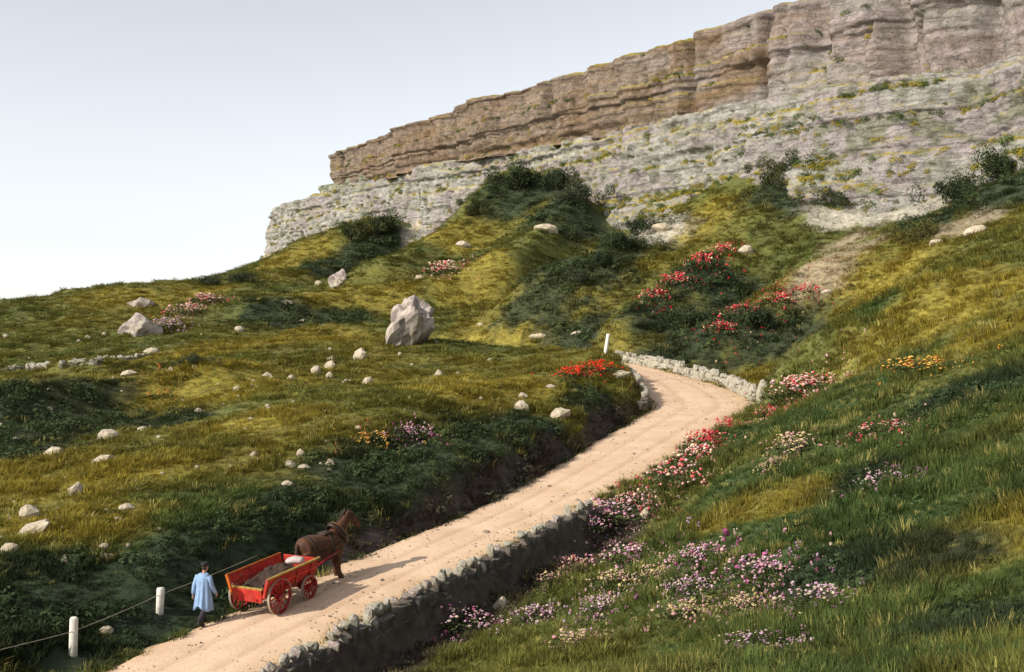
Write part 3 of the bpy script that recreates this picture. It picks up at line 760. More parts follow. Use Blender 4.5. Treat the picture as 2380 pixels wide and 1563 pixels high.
bush(1620, 760, 120, 50, 0, 'dark bramble bush in the hollow behind the white roadside wall')
bush(1760, 760, 120, 60, 0, 'dark bramble bush under the upper red flowers right of the hollow')
bush(455, 845, 60, 22, 2, 'small dark bush among the grass of the left meadow')
# ------------------------------------------------------------------ stones
def stone_material(name, lo, hi, lichen, amt):
    m, nt, b = mat(name, 0.92)
    n = noise_tex(nt, 3.0, 8, 0.65); n2 = noise_tex(nt, 1.1, 4)
    r = ramp(nt, n.outputs['Fac'], [(0.3, lo), (0.65, hi)])
    k = ramp(nt, n2.outputs['Fac'], [(0.5, (0, 0, 0)), (0.68, (amt, amt, amt))])
    nt.links.new(mix(nt, r.outputs[0], lichen, k.outputs[0]), b.inputs['Base Color'])
    n4 = noise_tex(nt, 9.0, 8, 0.7); r4 = ramp(nt, n4.outputs['Fac'], [(0.34, (0.45, 0.40, 0.36)), (0.5, (1, 1, 1))])
    c_ = mix(nt, mix(nt, r.outputs[0], lichen, k.outputs[0]), r4.outputs[0], 0.8, 'MULTIPLY'); nt.links.new(c_, b.inputs['Base Color'])
    bump(nt, b, n4.outputs['Fac'], 0.9, 0.06)
    return m
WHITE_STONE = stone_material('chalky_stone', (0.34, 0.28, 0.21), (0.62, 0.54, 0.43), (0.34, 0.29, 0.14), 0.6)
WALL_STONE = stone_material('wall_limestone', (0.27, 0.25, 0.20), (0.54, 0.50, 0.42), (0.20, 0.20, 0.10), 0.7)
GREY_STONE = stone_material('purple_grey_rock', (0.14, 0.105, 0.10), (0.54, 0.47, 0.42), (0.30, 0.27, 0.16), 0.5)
DARK_WALL = stone_material('shade_dark_wall_stone', (0.085, 0.072, 0.066), (0.21, 0.18, 0.155), (0.06, 0.07, 0.03), 0.8)  # stone coloured dark to paint the shaded face of the near wall

def rock_mesh(name, seed, sub=2, rough=0.22, squash=(1, 1, 1), material=WHITE_STONE, cuts=7, smooth_=False):
    rng = np.random.default_rng(seed)
    bm = bmesh.new(); bmesh.ops.create_icosphere(bm, subdivisions=sub, radius=0.5)
    pl = rng.normal(size=(cuts, 3)); pl /= np.linalg.norm(pl, axis=1)[:, None]; pd = rng.uniform(0.30, 0.44, cuts)
    for v in bm.verts:
        c_ = np.array(v.co)
        for q, d in zip(pl, pd):
            e = c_ @ q
            if e > d: c_ = c_ - q * (e - d) * 0.9
        nz = float(fbm(np.array([c_[0] * 4 + seed]), np.array([c_[1] * 4 + c_[2] * 3]), seed, 3)[0])
        v.co = Vector(c_ * (1 + rough * nz)) * 1.0
        v.co = Vector((v.co.x * squash[0], v.co.y * squash[1], v.co.z * squash[2]))
    me = bpy.data.meshes.new(name); bm.to_mesh(me); bm.free()
    if smooth_:
        for p_ in me.polygons: p_.use_smooth = True
    me.materials.append(material); return me
ROCKS = [rock_mesh('boulder', 20 + k, 2, 0.30) for k in range(6)]

# meadow stones: photo place, width and height on the 2380 sheet, tilt, label
def boulder(x, y, w, h, label, tilt=0.0, me=None, depth=None, group='loose stones on the slopes', cat='stone', name='boulder', dy=0.9):
    p = hit(x, y)
    sw = w / FPX * p[1]; sh = h / FPX * p[1]
    k = random.randrange(len(ROCKS))
    o = link(name, me or ROCKS[k])
    o.scale = (sw * 1.12, max(sw, sh) * dy, sh * 1.15)
    o.rotation_euler = (0, tilt, 0)
    o.location = (p[0], p[1] + 0.25 * sw, p[2] + sh * 0.18)
    tag(o, label, cat, group); return o
big = rock_mesh('boulder', 77, 4, 0.55, (1, 1, 1), GREY_STONE, 12)
STONES = [
    (954, 797, 104, 138, 'great upright purple grey boulder standing on the middle of the hillside', 0.42, big),
    (790, 668, 52, 50, 'brownish boulder below the left cliff end, up the slope from the great boulder', 0.3, 'g'),
    (740, 664, 22, 16, 'small white stone just left of the brownish boulder', 0.0, None),
    (325, 718, 60, 40, 'upper weathered rock of the pair on the left skyline slope', 0.1, 'g'),
    (322, 778, 92, 62, 'lower wide weathered rock of the pair on the left skyline slope', -0.1, 'g'),
    (1300, 975, 52, 32, 'long bright white rock on the bank left of the road bend', -0.5, None),
    (1212, 958, 34, 34, 'pale rock on the bank left of the long bright white rock', 0.2, None),
    (1215, 925, 20, 16, 'small pale stone above the pale rock on the bank', 0.0, None),
    (1280, 905, 24, 12, 'small flat stone on the bank below the scarlet flowers', 0.0, None),
    (1440, 885, 50, 24, 'flat pale stone on the bank at the wall end by the bend', -0.4, None),
    (1345, 780, 34, 13, 'flat white stone on the yellow patch, right one', 0.0, None),
    (1255, 794, 46, 13, 'flat white stone under the yellow patch, left one', 0.0, None),
    (120, 1064, 52, 32, 'white rounded rock with a reddish side, at the left edge by the dark hollow', -0.2, None),
    (246, 1023, 56, 34, 'largest white rock at the lip of the dark hollow on the left', -0.1, None),
    (232, 1078, 60, 24, 'long low white rock below the two rocks by the dark hollow', -0.3, None),
    (330, 1004, 26, 16, 'small white stone right of the largest rock by the dark hollow', 0.0, None),
    (172, 1152, 28, 40, 'upright narrow white stone in the left meadow', 0.5, None),
    (62, 1205, 50, 40, 'white stone at the top of the broken ledge on the left edge', -0.3, None),
    (64, 1250, 90, 40, 'broad broken ledge of white rock on the left edge', -0.5, None),
    (18, 1290, 44, 30, 'lowest white stone of the broken ledge on the left edge', -0.5, None),
    (150, 1312, 34, 24, 'squarish white stone alone above the fence posts', 0.1, None),
    (238, 1282, 30, 22, 'slanting white stone in the meadow above the fence posts', -0.5, None),
    (243, 1302, 18, 16, 'small stone just under the slanting white stone', 0.0, None),
    (290, 1188, 40, 20, 'flat reddish white stone in the middle of the left meadow', -0.1, None),
    (270, 1214, 24, 16, 'small yellowish stone under the flat reddish one', -0.3, None),
    (350, 826, 40, 22, 'bright white rock at the right end of the far low wall', -0.1, None),
    (555, 772, 24, 18, 'white stone on the far meadow left of the great boulder', 0.3, None),
    (665, 708, 26, 16, 'yellowish white stone on the slope below the brownish boulder', 0.0, None),
    (705, 750, 18, 12, 'little stone on the ochre slope left of the great boulder', 0.0, None),
    (835, 838, 30, 40, 'tall white stone of the cluster below the great boulder', 0.2, None),
    (733, 870, 24, 26, 'leftmost white stone of the cluster below the great boulder', 0.4, None),
    (766, 858, 24, 26, 'second white stone from the left in the cluster below the great boulder', 0.4, None),
    (765, 880, 16, 20, 'small stone under the second one in the cluster below the great boulder', 0.2, None),
    (806, 893, 24, 14, 'low pale stone at the foot of the cluster below the great boulder', -0.1, None),
    (853, 896, 22, 28, 'hooked white stone right of the cluster below the great boulder', 0.5, None),
    (1020, 876, 24, 22, 'lone white stone on the straw coloured slope below the great boulder', 0.3, None),
    (550, 914, 24, 20, 'round white stone by the dark furrow in the left meadow', 0.1, None),
    (460, 960, 18, 14, 'little white stone below the dark furrow in the left meadow', 0.1, None),
    (620, 880, 22, 16, 'pale stone on the meadow, left of the stone cluster', 0.1, None),
    (676, 884, 18, 16, 'yellowish stone on the meadow beside the stone cluster', 0.1, None),
    (295, 875, 40, 18, 'buff flat stone below the far low wall', -0.2, None),
    (672, 1088, 36, 20, 'pale flat stone on the shaded mound, left of the orange flowers', 0.2, None),
    (705, 1092, 30, 14, 'thin pale stone touching the flat one on the shaded mound', 0.0, None),
    (766, 1085, 18, 20, 'small upright pale stone right of the flat ones on the shaded mound', 0.0, None),
    (698, 1060, 18, 20, 'small pale stone above the flat ones on the shaded mound', 0.0, None),
    (590, 1062, 18, 16, 'small pale stone at the left of the shaded mound', 0.2, None),
    (668, 1132, 30, 16, 'low pale stone under the flat ones on the shaded mound', 0.0, None),
    (240, 1482, 40, 22, 'pale stone lying between the two white fence posts', -0.2, None),
    (1735, 590, 36, 26, 'bright white rock at the top of the upper red flower streak', -0.3, None),
    (1925, 685, 26, 14, 'pale stone at the right end of the lower red flower streak', 0.0, None),
    (2270, 545, 50, 26, 'pinkish pale rock on the slope under the right cliff', -0.4, None),
    (2180, 570, 36, 18, 'small whitish rock on the slope under the right cliff', -0.3, None),
    (985, 545, 70, 44, 'white rock block under the arching bush at the cliff foot', 0.3, None),
    (1540, 540, 50, 26, 'white block in the scree hollow at the middle of the cliff foot', 0.1, None),
    (1270, 540, 60, 26, 'pale rubble block on the bushy spur', 0.1, None),
    (1500, 1205, 24, 30, 'pointed yellowish stone in the grass right of the road', 0.4, None),
    (1165, 1420, 36, 40, 'yellowish hummock stone right of the near wall end', 0.5, None),
    (1075, 575, 36, 20, 'buff stone on the ridge right of the arching bush', 0.0, None),
    (975, 650, 26, 14, 'yellowish stone above the great boulder', 0.0, None),
]
g_rocks = [rock_mesh('boulder', 60 + k, 3, 0.45, (1, 1, 1), GREY_STONE, 10) for k in range(3)]
for i, (x, y, w, h, lb, tl, me) in enumerate(STONES):
    boulder(x, y, w, h, lb, tl, me if not isinstance(me, str) and me is not None else (g_rocks[i % 3] if me == 'g' else None))
# small anonymous stones strewn over the meadow
SM = []
rs_ = random.Random(5)
while len(SM) < 110:
    x, y = rs_.uniform(0, 1250), rs_.uniform(760, 1330)
    if y > 1420 - 0.42 * x: continue
    SM.append((x, y))
for x, y in SM:
    s_ = rs_.uniform(5, 12)
    boulder(x, y, s_ * rs_.uniform(0.9, 1.6), s_, 'little pale stone, one of many strewn over the left meadow', rs_.uniform(-0.5, 0.5), group='little stones strewn over the meadow')

# ------------------------------------------------------------------ stone walls, every stone a piece
def block_mesh(seed, material):
    rng = np.random.default_rng(seed); bm = bmesh.new(); bmesh.ops.create_cube(bm, size=1.0)
    bmesh.ops.bevel(bm, geom=bm.edges[:], offset=0.10, segments=1, affect='EDGES')
    for v in bm.verts: v.co = Vector((v.co.x * (1 + 0.35 * v.co.z * rng.uniform(-0.6, 0.6)) + rng.normal(0, 0.05), v.co.y + rng.normal(0, 0.06), v.co.z * (1 + 0.4 * v.co.x * rng.uniform(-0.5, 0.5)) + rng.normal(0, 0.06)))
    me = bpy.data.meshes.new('stone'); bm.to_mesh(me); bm.free(); me.materials.append(material); return me
def wall_stones(material, seed, k=9):
    return [block_mesh(seed + i, material) if i % 3 else rock_mesh('stone', seed + i, 1, 0.25, (1, 1, 1), material, 7) for i in range(k)]
def stone_wall(path, h, th, ln, rows, meshes, label, group, seed, base=-0.25, cope=True, tops=None):
    rng = random.Random(seed)
    path = np.array(path, float)
    seg = np.concatenate([[0], np.cumsum(np.linalg.norm(np.diff(path[:, :2], axis=0), axis=1))]); L = seg[-1]
    root = empty('stone_wall', path[0]); tag(root, label, 'wall', group)
    inv = Matrix.Translation(-Vector(path[0]))
    rh = h / rows
    for r in range(rows + (1 if cope else 0)):
        s = rng.uniform(-0.3, 0) * ln
        top = r >= rows
        while s < L:
            l = ln * rng.choice((0.6, 0.8, 1.0, 1.2, 1.5)) * rng.uniform(0.9, 1.1) * (0.75 if top else 1)
            c_ = min(max(s + l / 2, 0), L)
            p = np.array([np.interp(c_, seg, path[:, j]) for j in range(3)])
            q = np.array([np.interp(min(c_ + 0.2, L), seg, path[:, j]) for j in range(3)]) - np.array([np.interp(max(c_ - 0.2, 0), seg, path[:, j]) for j in range(3)])
            if top and rng.random() < 0.18: s += l; continue
            ms_ = tops if (tops and (rng.random() < (1.1 if top else 0.3))) else meshes
            o = link('stone', ms_[rng.randrange(len(ms_))], None, root)
            hh = rh * rng.uniform(0.8, 1.35) * (rng.uniform(0.3, 1.3) if top else 1)
            o.scale = (l * 1.16 * (rng.uniform(0.6, 1.1) if top else 1), th * rng.uniform(0.85, 1.15) * (0.75 if top else 1), hh * 1.2)
            if tops: o.scale = (o.scale[0] * rng.uniform(0.7, 1.15), o.scale[1], o.scale[2])
            o.rotation_euler = (rng.uniform(-0.12, 0.12) * (2 if top else 1), -math.atan2(q[2], math.hypot(q[0], q[1])) + rng.uniform(-0.16, 0.16) * (3 if top else 1), math.atan2(q[1], q[0]) + rng.uniform(-0.1, 0.1) * (5 if top else 1))
            o.location = (p[0] - path[0][0] + rng.uniform(-0.04, 0.04), p[1] - path[0][1] + rng.uniform(-0.04, 0.04), p[2] - path[0][2] + base + rh * (r + 0.5) + (rng.uniform(-0.06, 0.04) if top else 0))
            s += l * 0.97
    return root
def along_road(s0, s1, off, n, side=1):
    out = []
    for s in np.linspace(s0, s1, n):
        c_ = np.array([np.interp(s, RS, RC[:, j]) for j in (0, 1)]); hw_ = np.interp(s, RS, RHW); z_ = np.interp(s, RS, RD[:, 4])
        t_ = np.array([np.interp(s, RS, RT[:, j]) for j in (0, 1)]); t_ /= np.linalg.norm(t_)
        nr = np.array((t_[1], -t_[0])) * side
        o_ = c_ + nr * (hw_ + off); out.append((o_[0], o_[1], z_))
    return out
def s_at(x, y):
    return float(road_query(np.array([x]), np.array([y]))[3][0])
s_near0 = s_at(-9.0, 23.0); s_near1 = s_at(1.3, 43.5); s_c0 = s_at(11.5, 69.5); s_c1 = s_at(7.1, 96.0)
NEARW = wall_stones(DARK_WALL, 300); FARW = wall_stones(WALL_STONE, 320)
TOPW = [rock_mesh('stone', 340 + i, 2, 0.45, (1, 1, 1), WALL_STONE if i % 4 else GREY_STONE, 9) for i in range(8)]  # pale stones; their tone also paints the sunlit top of the near wall
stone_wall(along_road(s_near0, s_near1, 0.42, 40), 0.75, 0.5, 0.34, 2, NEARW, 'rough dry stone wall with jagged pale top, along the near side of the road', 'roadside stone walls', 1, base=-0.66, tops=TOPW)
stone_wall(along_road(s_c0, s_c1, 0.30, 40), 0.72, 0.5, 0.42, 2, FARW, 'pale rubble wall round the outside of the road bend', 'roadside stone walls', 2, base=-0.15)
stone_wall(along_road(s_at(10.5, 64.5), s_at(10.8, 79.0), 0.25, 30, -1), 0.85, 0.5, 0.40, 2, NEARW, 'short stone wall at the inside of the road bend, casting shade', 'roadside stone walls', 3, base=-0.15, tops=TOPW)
fw = [hit(x, y) for x, y in [(-30, 866), (60, 862), (150, 856), (230, 850), (300, 842), (345, 832)]]
stone_wall(fw, 0.3, 0.4, 0.6, 1, NEARW, 'long low line of stones crossing the far left meadow', 'roadside stone walls', 4, base=-0.1, tops=FARW)
# gate pillar block at the right end of the bend wall
pe = along_road(s_c0 - 0.4, s_c0, 0.45, 2)[0]
o = link('boulder', rock_mesh('boulder', 412, 3, 0.25, (1, 1, 1), WALL_STONE, 9)); o.location = (pe[0] + 0.3, pe[1] + 0.1, pe[2] + 0.55); o.scale = (1.0, 1.0, 1.7)
tag(o, 'tall pale end stone of the bend wall, by the right verge', 'stone', 'loose stones on the slopes')

# ------------------------------------------------------------------ flower clumps
FLOWER_MAT = attr_mat('petals', 'pet', 0.7, 0.12, 30.0, 0)
PAL = {'p': [(0.54, 0.27, 0.36), (0.48, 0.31, 0.42), (0.62, 0.36, 0.40), (0.62, 0.50, 0.40), (0.40, 0.10, 0.22)],
       'r': [(0.62, 0.02, 0.04), (0.72, 0.05, 0.07), (0.60, 0.03, 0.08), (0.70, 0.50, 0.30), (0.62, 0.12, 0.12)],
       's': [(0.72, 0.03, 0.01), (0.80, 0.08, 0.02), (0.65, 0.02, 0.01)],
       'm': [(0.70, 0.34, 0.30), (0.66, 0.10, 0.12), (0.76, 0.56, 0.38), (0.70, 0.45, 0.45)],
       'c': [(0.60, 0.48, 0.22), (0.58, 0.40, 0.30), (0.54, 0.26, 0.28), (0.40, 0.36, 0.16)],
       'o': [(0.66, 0.36, 0.05), (0.70, 0.44, 0.10), (0.55, 0.18, 0.05)],
       'w': [(0.56, 0.42, 0.46), (0.50, 0.30, 0.40), (0.58, 0.48, 0.32), (0.36, 0.16, 0.26)]}
def flower_meshes(seed, pal, heads=150):
    rng = np.random.default_rng(seed)
    n = 420; d = rng.normal(size=(n, 3)); d /= np.linalg.norm(d, axis=1)[:, None]; d[:, 2] = np.abs(d[:, 2])
    r = np.sqrt(rng.uniform(0, 1, n)); a = rng.uniform(0, 6.28, n)
    px, py = r * np.cos(a) * 0.5, r * np.sin(a) * 0.5
    lump = 0.75 + 0.5 * (fbm(px * 5, py * 5, seed, 2) + 0.5)
    top = 0.42 * (0.35 + 0.65 * np.sqrt(np.clip(1 - r * r * 0.8, 0, 1))) * lump * rng.uniform(0.6, 1.3, n)
    c_ = np.stack([px, py, top * rng.uniform(0.1, 0.95, n)], 1)
    pts, f = quad_leaves(rng, c_, d, 0.045, 0.4)
    fo = np_mesh('foliage', pts, f); base = np.array((0.045, 0.06, 0.018))
    vcol(fo, 'leaf', np.repeat(base[None] * rng.uniform(0.5, 1.9, n)[:, None], 4, 0)); fo.materials.append(LEAF_MAT)
    bm = bmesh.new(); bmesh.ops.create_icosphere(bm, subdivisions=1, radius=1); bm.verts.ensure_lookup_table()
    sv = np.array([v.co for v in bm.verts]); sf = np.array([[v.index for v in fc.verts] for fc in bm.faces]); bm.free()
    V, F, C_ = [], [], []
    hx = rng.normal(0, 0.27, (heads * 3, 2)); hx = hx[np.hypot(hx[:, 0], hx[:, 1]) < 0.75]
    den = fbm(hx[:, 0] * 6, hx[:, 1] * 6, seed + 9, 2); hx = hx[np.argsort(-den - rng.uniform(0, 0.35, len(den)))][:heads]
    for k, (x, y) in enumerate(hx):
        rr_ = math.hypot(x, y) * 2; z = 0.42 * (0.35 + 0.65 * math.sqrt(max(0, 1 - rr_ * rr_ * 0.8))) * rng.uniform(0.55, 1.55) + 0.04
        s_ = 0.021 * rng.lognormal(0, 0.3); q = sv * (1 + rng.uniform(-0.25, 0.25, (len(sv), 1))) * np.array((s_, s_, s_ * rng.uniform(0.9, 1.7)))
        V.append(q + np.array((x, y, z))); F.append(sf + k * len(sv)); C_.append(np.repeat(np.array(pal[rng.integers(0, len(pal))])[None] * rng.uniform(0.75, 1.1), len(sv), 0))
    bl = np_mesh('blossoms', np.concatenate(V), np.concatenate(F)); vcol(bl, 'pet', np.concatenate(C_)); bl.materials.append(FLOWER_MAT)
    return fo, bl
FM = {k: [flower_meshes(900 + 10 * i + j, PAL[k]) for j in range(3)] for i, k in enumerate(PAL)}
FLOWERS = [  # x, y (foot), width, height, palette, label
    (1470, 1318, 120, 60, 'p', 'mauve pink flower clump, upper left of the foreground group'),
    (1640, 1315, 105, 56, 'p', 'mauve pink flower clump, upper middle of the foreground group'),
    (1780, 1355, 140, 66, 'p', 'broad pink flower clump at the right of the foreground group'),
    (1440, 1370, 90, 48, 'c', 'cream and pink flower clump in the middle left of the foreground group'),
    (1520, 1352, 70, 42, 'c', 'cream pink flower clump between the two upper mauve clumps'),
    (1610, 1385, 90, 52, 'w', 'whitish mauve flower clump in the middle of the foreground group'),
    (1400, 1432, 90, 52, 'w', 'whitish flower clump at the lower left of the foreground group'),
    (1600, 1440, 100, 44, 'c', 'straw pink flower clump below the middle of the foreground group'),
    (1740, 1430, 80, 46, 'c', 'straw pink flower clump below the broad pink clump'),
    (1925, 1425, 150, 70, 'w', 'pale purple flower clump, rightmost in the foreground'),
    (1350, 1510, 110, 46, 'c', 'cream flower clump at the bottom edge, left one'),
    (1790, 1515, 140, 44, 'w', 'pale flower clump at the bottom edge, right one'),
    (1050, 1465, 125, 58, 'p', 'pink flower clump beside the foot of the near stone wall'),
    (1245, 1448, 90, 44, 'w', 'pale mauve flower clump between the near wall and the foreground group'),
    (1325, 1325, 60, 34, 'm', 'small pink flower clump just above the yellowish hummock stone'),
    (1280, 1362, 70, 36, 'c', 'small cream pink clump near the end of the near wall'),
    (1415, 1218, 120, 60, 'p', 'mauve flower clump on the right verge where the near wall ends'),
    (1372, 1240, 60, 40, 'p', 'small mauve clump at the tip of the near wall'),
    (1475, 1185, 80, 44, 'm', 'pink clump on the right verge, third from the near wall end'),
    (1580, 1130, 120, 66, 'm', 'large rose pink clump on the right verge of the road'),
    (1620, 1085, 100, 60, 'm', 'rose clump mixed with red on the right verge, below the crimson one'),
    (1645, 1045, 90, 54, 'r', 'crimson flower clump on the right verge'),
    (1690, 1000, 50, 36, 'r', 'uppermost crimson flower clump on the right verge by the bend'),
    (1860, 1055, 110, 56, 'c', 'cream and rose flower clump in mid slope right of the road'),
    (1810, 1085, 50, 28, 'c', 'little cream clump left below the cream and rose one'),
    (2080, 1003, 100, 32, 'm', 'faded pink flower clump on the right slope'),
    (2065, 1135, 90, 48, 'w', 'pale white flower clump on the right slope below the faded pink one'),
    (1850, 935, 120, 70, 'm', 'big salmon flower clump at the upper right of the bend'),
    (1910, 905, 100, 46, 'm', 'salmon flower clump behind the big salmon one, up the slope'),
    (1790, 970, 50, 30, 'r', 'small red clump at the lower tip of the salmon flowers'),
    (2155, 865, 130, 44, 'o', 'orange flower clump on the upper right slope'),
    (1870, 690, 70, 30, 'r', 'upper right red clump of the lower flower streak'),
    (1810, 712, 70, 36, 'r', 'second red clump from the top of the lower flower streak'),
    (1725, 745, 80, 42, 'r', 'third red clump of the lower flower streak'),
    (1680, 780, 60, 40, 'r', 'lowest red clump of the lower flower streak'),
    (1690, 592, 60, 34, 'r', 'topmost red clump of the upper flower streak'),
    (1640, 628, 70, 48, 'r', 'second red clump of the upper flower streak'),
    (1575, 665, 70, 36, 'r', 'third red clump of the upper flower streak'),
    (1520, 700, 55, 34, 'r', 'lowest red clump of the upper flower streak'),
    (1335, 882, 70, 34, 's', 'left scarlet flower clump on the bank above the road bend'),
    (1385, 866, 80, 34, 's', 'right scarlet flower clump on the bank above the road bend'),
    (480, 706, 70, 28, 'm', 'upper right rose clump below the left skyline'),
    (430, 732, 70, 34, 'm', 'middle rose clump below the left skyline'),
    (385, 768, 60, 34, 'w', 'pale lower clump of the flowers below the left skyline'),
    (1035, 640, 80, 40, 'm', 'dusty pink clump on the slope above the great boulder'),
    (870, 1030, 80, 30, 'o', 'orange clump on the shaded mound left of the road'),
    (955, 1018, 60, 32, 'p', 'mauve clump beside the orange one on the shaded mound'),
    (370, 930, 60, 20, 'o', 'small orange clump on the left meadow'),
]
for i, (x, y, w, h, pk, lb) in enumerate(FLOWERS):
    p = hit(x, y); s_ = w / FPX * p[1]; hh = h / FPX * p[1]
    o = empty('flower_clump', (p[0], p[1] + 0.15 * s_, p[2] - 0.02), random.uniform(0, 6.28))
    fo, bl = FM[pk][i % 3]
    for nm, me in (('foliage', fo), ('blossoms', bl)):
        c_ = link(nm, me, None, o); c_.scale = (s_ * 1.25, s_ * 1.25, hh * 1.3)
    tag(o, lb, 'flowers', 'flower clumps on the slopes')

# ------------------------------------------------------------------ loose blossoms drifting between the clumps
bm = bmesh.new(); bmesh.ops.create_icosphere(bm, subdivisions=1, radius=0.05)
for v in bm.verts: v.co = Vector((v.co.x, v.co.y, v.co.z * 1.3 + 0.30)) * random.uniform(0.9, 1.1)
b1 = bpy.data.meshes.new('blossom'); bm.to_mesh(b1); bm.free()
bm = bmesh.new()
for k in range(4): bmesh.ops.create_icosphere(bm, subdivisions=1, radius=0.028, matrix=Matrix.Translation((random.uniform(-0.07, 0.07), random.uniform(-0.07, 0.07), random.uniform(0.22, 0.38))))
b2 = bpy.data.meshes.new('blossom'); bm.to_mesh(b2); bm.free()
fx, fy, fc, fs = [], [], [], []
DRIFT = {'p': 150, 'm': 110, 'r': 70, 'c': 110, 'w': 110, 's': 35, 'o': 40}
for x, y, w, h, pk, lb in FLOWERS:
    p = hit(x, y); s_ = w / FPX * p[1]; n_ = DRIFT[pk]
    q = RNG.normal(0, 1, (n_, 2)) * s_ * np.array((0.55, 0.75))
    fx.append(p[0] + q[:, 0]); fy.append(p[1] + q[:, 1] + 0.2 * s_); fs.append(np.full(n_, 0.28 + p[1] / 150.0) * RNG.lognormal(0, 0.35, n_))
    fc.append(np.array(PAL[pk])[RNG.integers(0, len(PAL[pk]), n_)] * RNG.uniform(0.6, 1.1, n_)[:, None])
fx = np.concatenate(fx); fy = np.concatenate(fy); fc = np.concatenate(fc); fs = np.concatenate(fs)
k = keep_ground(fx, fy, 0.2); fx, fy, fc, fs = fx[k], fy[k], fc[k], fs[k]; n = len(fx)
scatter('wildflowers', [source('blossom_a', b1), source('blossom_b', b2)], np.stack([fx, fy, height(fx, fy) - 0.03], 1), np.stack([RNG.normal(0, 0.3, n), RNG.normal(0, 0.3, n), RNG.uniform(0, 6.28, n)], 1), fs, RNG.integers(0, 2, n), np.clip(fc, 0, 1), 'loose single blossoms drifting through the grass between the flower clumps', 'wildflowers')
# ------------------------------------------------------------------ cart, horse, carter, posts
def road_surface(x, y):
    sd, hw, rz, rs = road_query(np.array([x]), np.array([y])); v = sd[0] / (hw[0] + 0.12)
    return float(rz[0] + 0.03 + 0.05 * max(0, 1 - v * v) - 0.025 * math.exp(-((abs(v) - 0.33) / 0.07) ** 2))
def loft(bm, pts, lat, ver, side=(0, 1, 0), seg=12, cap_=True):
    """tube through pts; lat = half width along `side`, ver = half depth across it"""
    rings = []
    pts = [Vector(p) for p in pts]; side = Vector(side)
    for i, p in enumerate(pts):
        t = (pts[min(i + 1, len(pts) - 1)] - pts[max(i - 1, 0)]).normalized()
        s_ = (side - t * side.dot(t)).normalized(); u = t.cross(s_)
        rings.append([bm.verts.new(p + s_ * lat[i] * math.cos(a) + u * ver[i] * math.sin(a)) for a in [2 * math.pi * k / seg for k in range(seg)]])
    for a, b_ in zip(rings[:-1], rings[1:]):
        for k in range(seg):
            bm.faces.new((a[k], a[(k + 1) % seg], b_[(k + 1) % seg], b_[k]))
    if cap_:
        bm.faces.new(list(reversed(rings[0]))); bm.faces.new(rings[-1])
    return rings
def ball(bm, c_, r3, seg=12):
    bmesh.ops.create_uvsphere(bm, u_segments=seg, v_segments=seg // 2 + 2, radius=1.0, matrix=Matrix.Translation(c_) @ Matrix.Diagonal((*r3, 1)))
def box(bm, c_, sz, rot=None):
    M_ = Matrix.Translation(c_)
    if rot is not None: M_ = M_ @ rot
    bmesh.ops.create_cube(bm, size=1.0, matrix=M_ @ Matrix.Diagonal((*sz, 1)))
def done(name, bm, material, parent=None, smooth_=False, voxel=None, bevel=None, smooth_it=0):
    bmesh.ops.recalc_face_normals(bm, faces=bm.faces)
    me = bpy.data.meshes.new(name); bm.to_mesh(me); bm.free()
    o = bpy.data.objects.new(name, me); COL.objects.link(o)
    if voxel:
        md = o.modifiers.new('remesh', 'REMESH'); md.mode = 'VOXEL'; md.voxel_size = voxel; md.use_smooth_shade = True
        if smooth_it:
            sm = o.modifiers.new('smooth', 'SMOOTH'); sm.factor = 0.5; sm.iterations = smooth_it
    if bevel:
        md = o.modifiers.new('bevel', 'BEVEL'); md.width = bevel; md.segments = 2; md.limit_method = 'ANGLE'
    if voxel or bevel:
        dg = bpy.context.evaluated_depsgraph_get(); dg.update()
        me2 = bpy.data.meshes.new_from_object(o.evaluated_get(dg)); o.modifiers.clear(); o.data = me2; me2.name = name
        me = me2
    if smooth_:
        me.polygons.foreach_set('use_smooth', np.ones(len(me.polygons), bool))
    me.materials.clear(); me.materials.append(material)
    if parent is not None: o.parent = parent
    return o

def painted(name, col, mud):
    m, nt, b = mat(name, 0.7)
    n = noise_tex(nt, 5.0, 8, 0.7); n2 = noise_tex(nt, 22.0, 5, 0.7); n3 = noise_tex(nt, 2.2, 5, 0.6)
    r = ramp(nt, n.outputs['Fac'], [(0.3, tuple(c * 0.45 for c in col)), (0.55, col), (0.75, tuple(min(1, c * 1.15 + 0.02) for c in col))])
    ch = ramp(nt, n2.outputs['Fac'], [(0.60, (0, 0, 0)), (0.68, (0.7, 0.7, 0.7))]); md = ramp(nt, n3.outputs['Fac'], [(0.48, (0, 0, 0)), (0.68, (mud, mud, mud))])
    c = mix(nt, mix(nt, r.outputs[0], (0.13, 0.085, 0.055), ch.outputs[0]), (0.20, 0.145, 0.10), md.outputs[0])
    nt.links.new(c, b.inputs['Base Color']); bump(nt, b, n2.outputs['Fac'], 0.4, 0.006); return m
RED = painted('red_cart_paint', (0.46, 0.026, 0.016), 0.35)
CRIM = painted('crimson_wheel_paint', (0.30, 0.013, 0.025), 0.7)
WORN = plain('worn_ochre_wood', (0.34, 0.22, 0.06), 0.8, 0.35, 12.0, 0.4, 0.006)
ORANGE = plain('faded_orange_paint', (0.50, 0.12, 0.02), 0.65, 0.3, 8.0, 0.25, 0.006)
DWOOD = plain('dark_cart_wood', (0.055, 0.032, 0.022), 0.85, 0.4, 12.0, 0.4, 0.006)
IRON = plain('worn_iron_tyre', (0.30, 0.27, 0.20), 0.5, 0.3, 20.0, 0.2, 0.003)
SOIL = plain('brown_earth', (0.045, 0.028, 0.020), 0.95, 0.5, 7.0, 0.8, 0.05)
SACK = plain('pale_sackcloth', (0.46, 0.41, 0.38), 0.9, 0.2, 15.0, 0.4, 0.01)
HORSE = plain('brown_horse_coat', (0.080, 0.034, 0.017), 0.6, 0.40, 4.0, 0.15, 0.01)
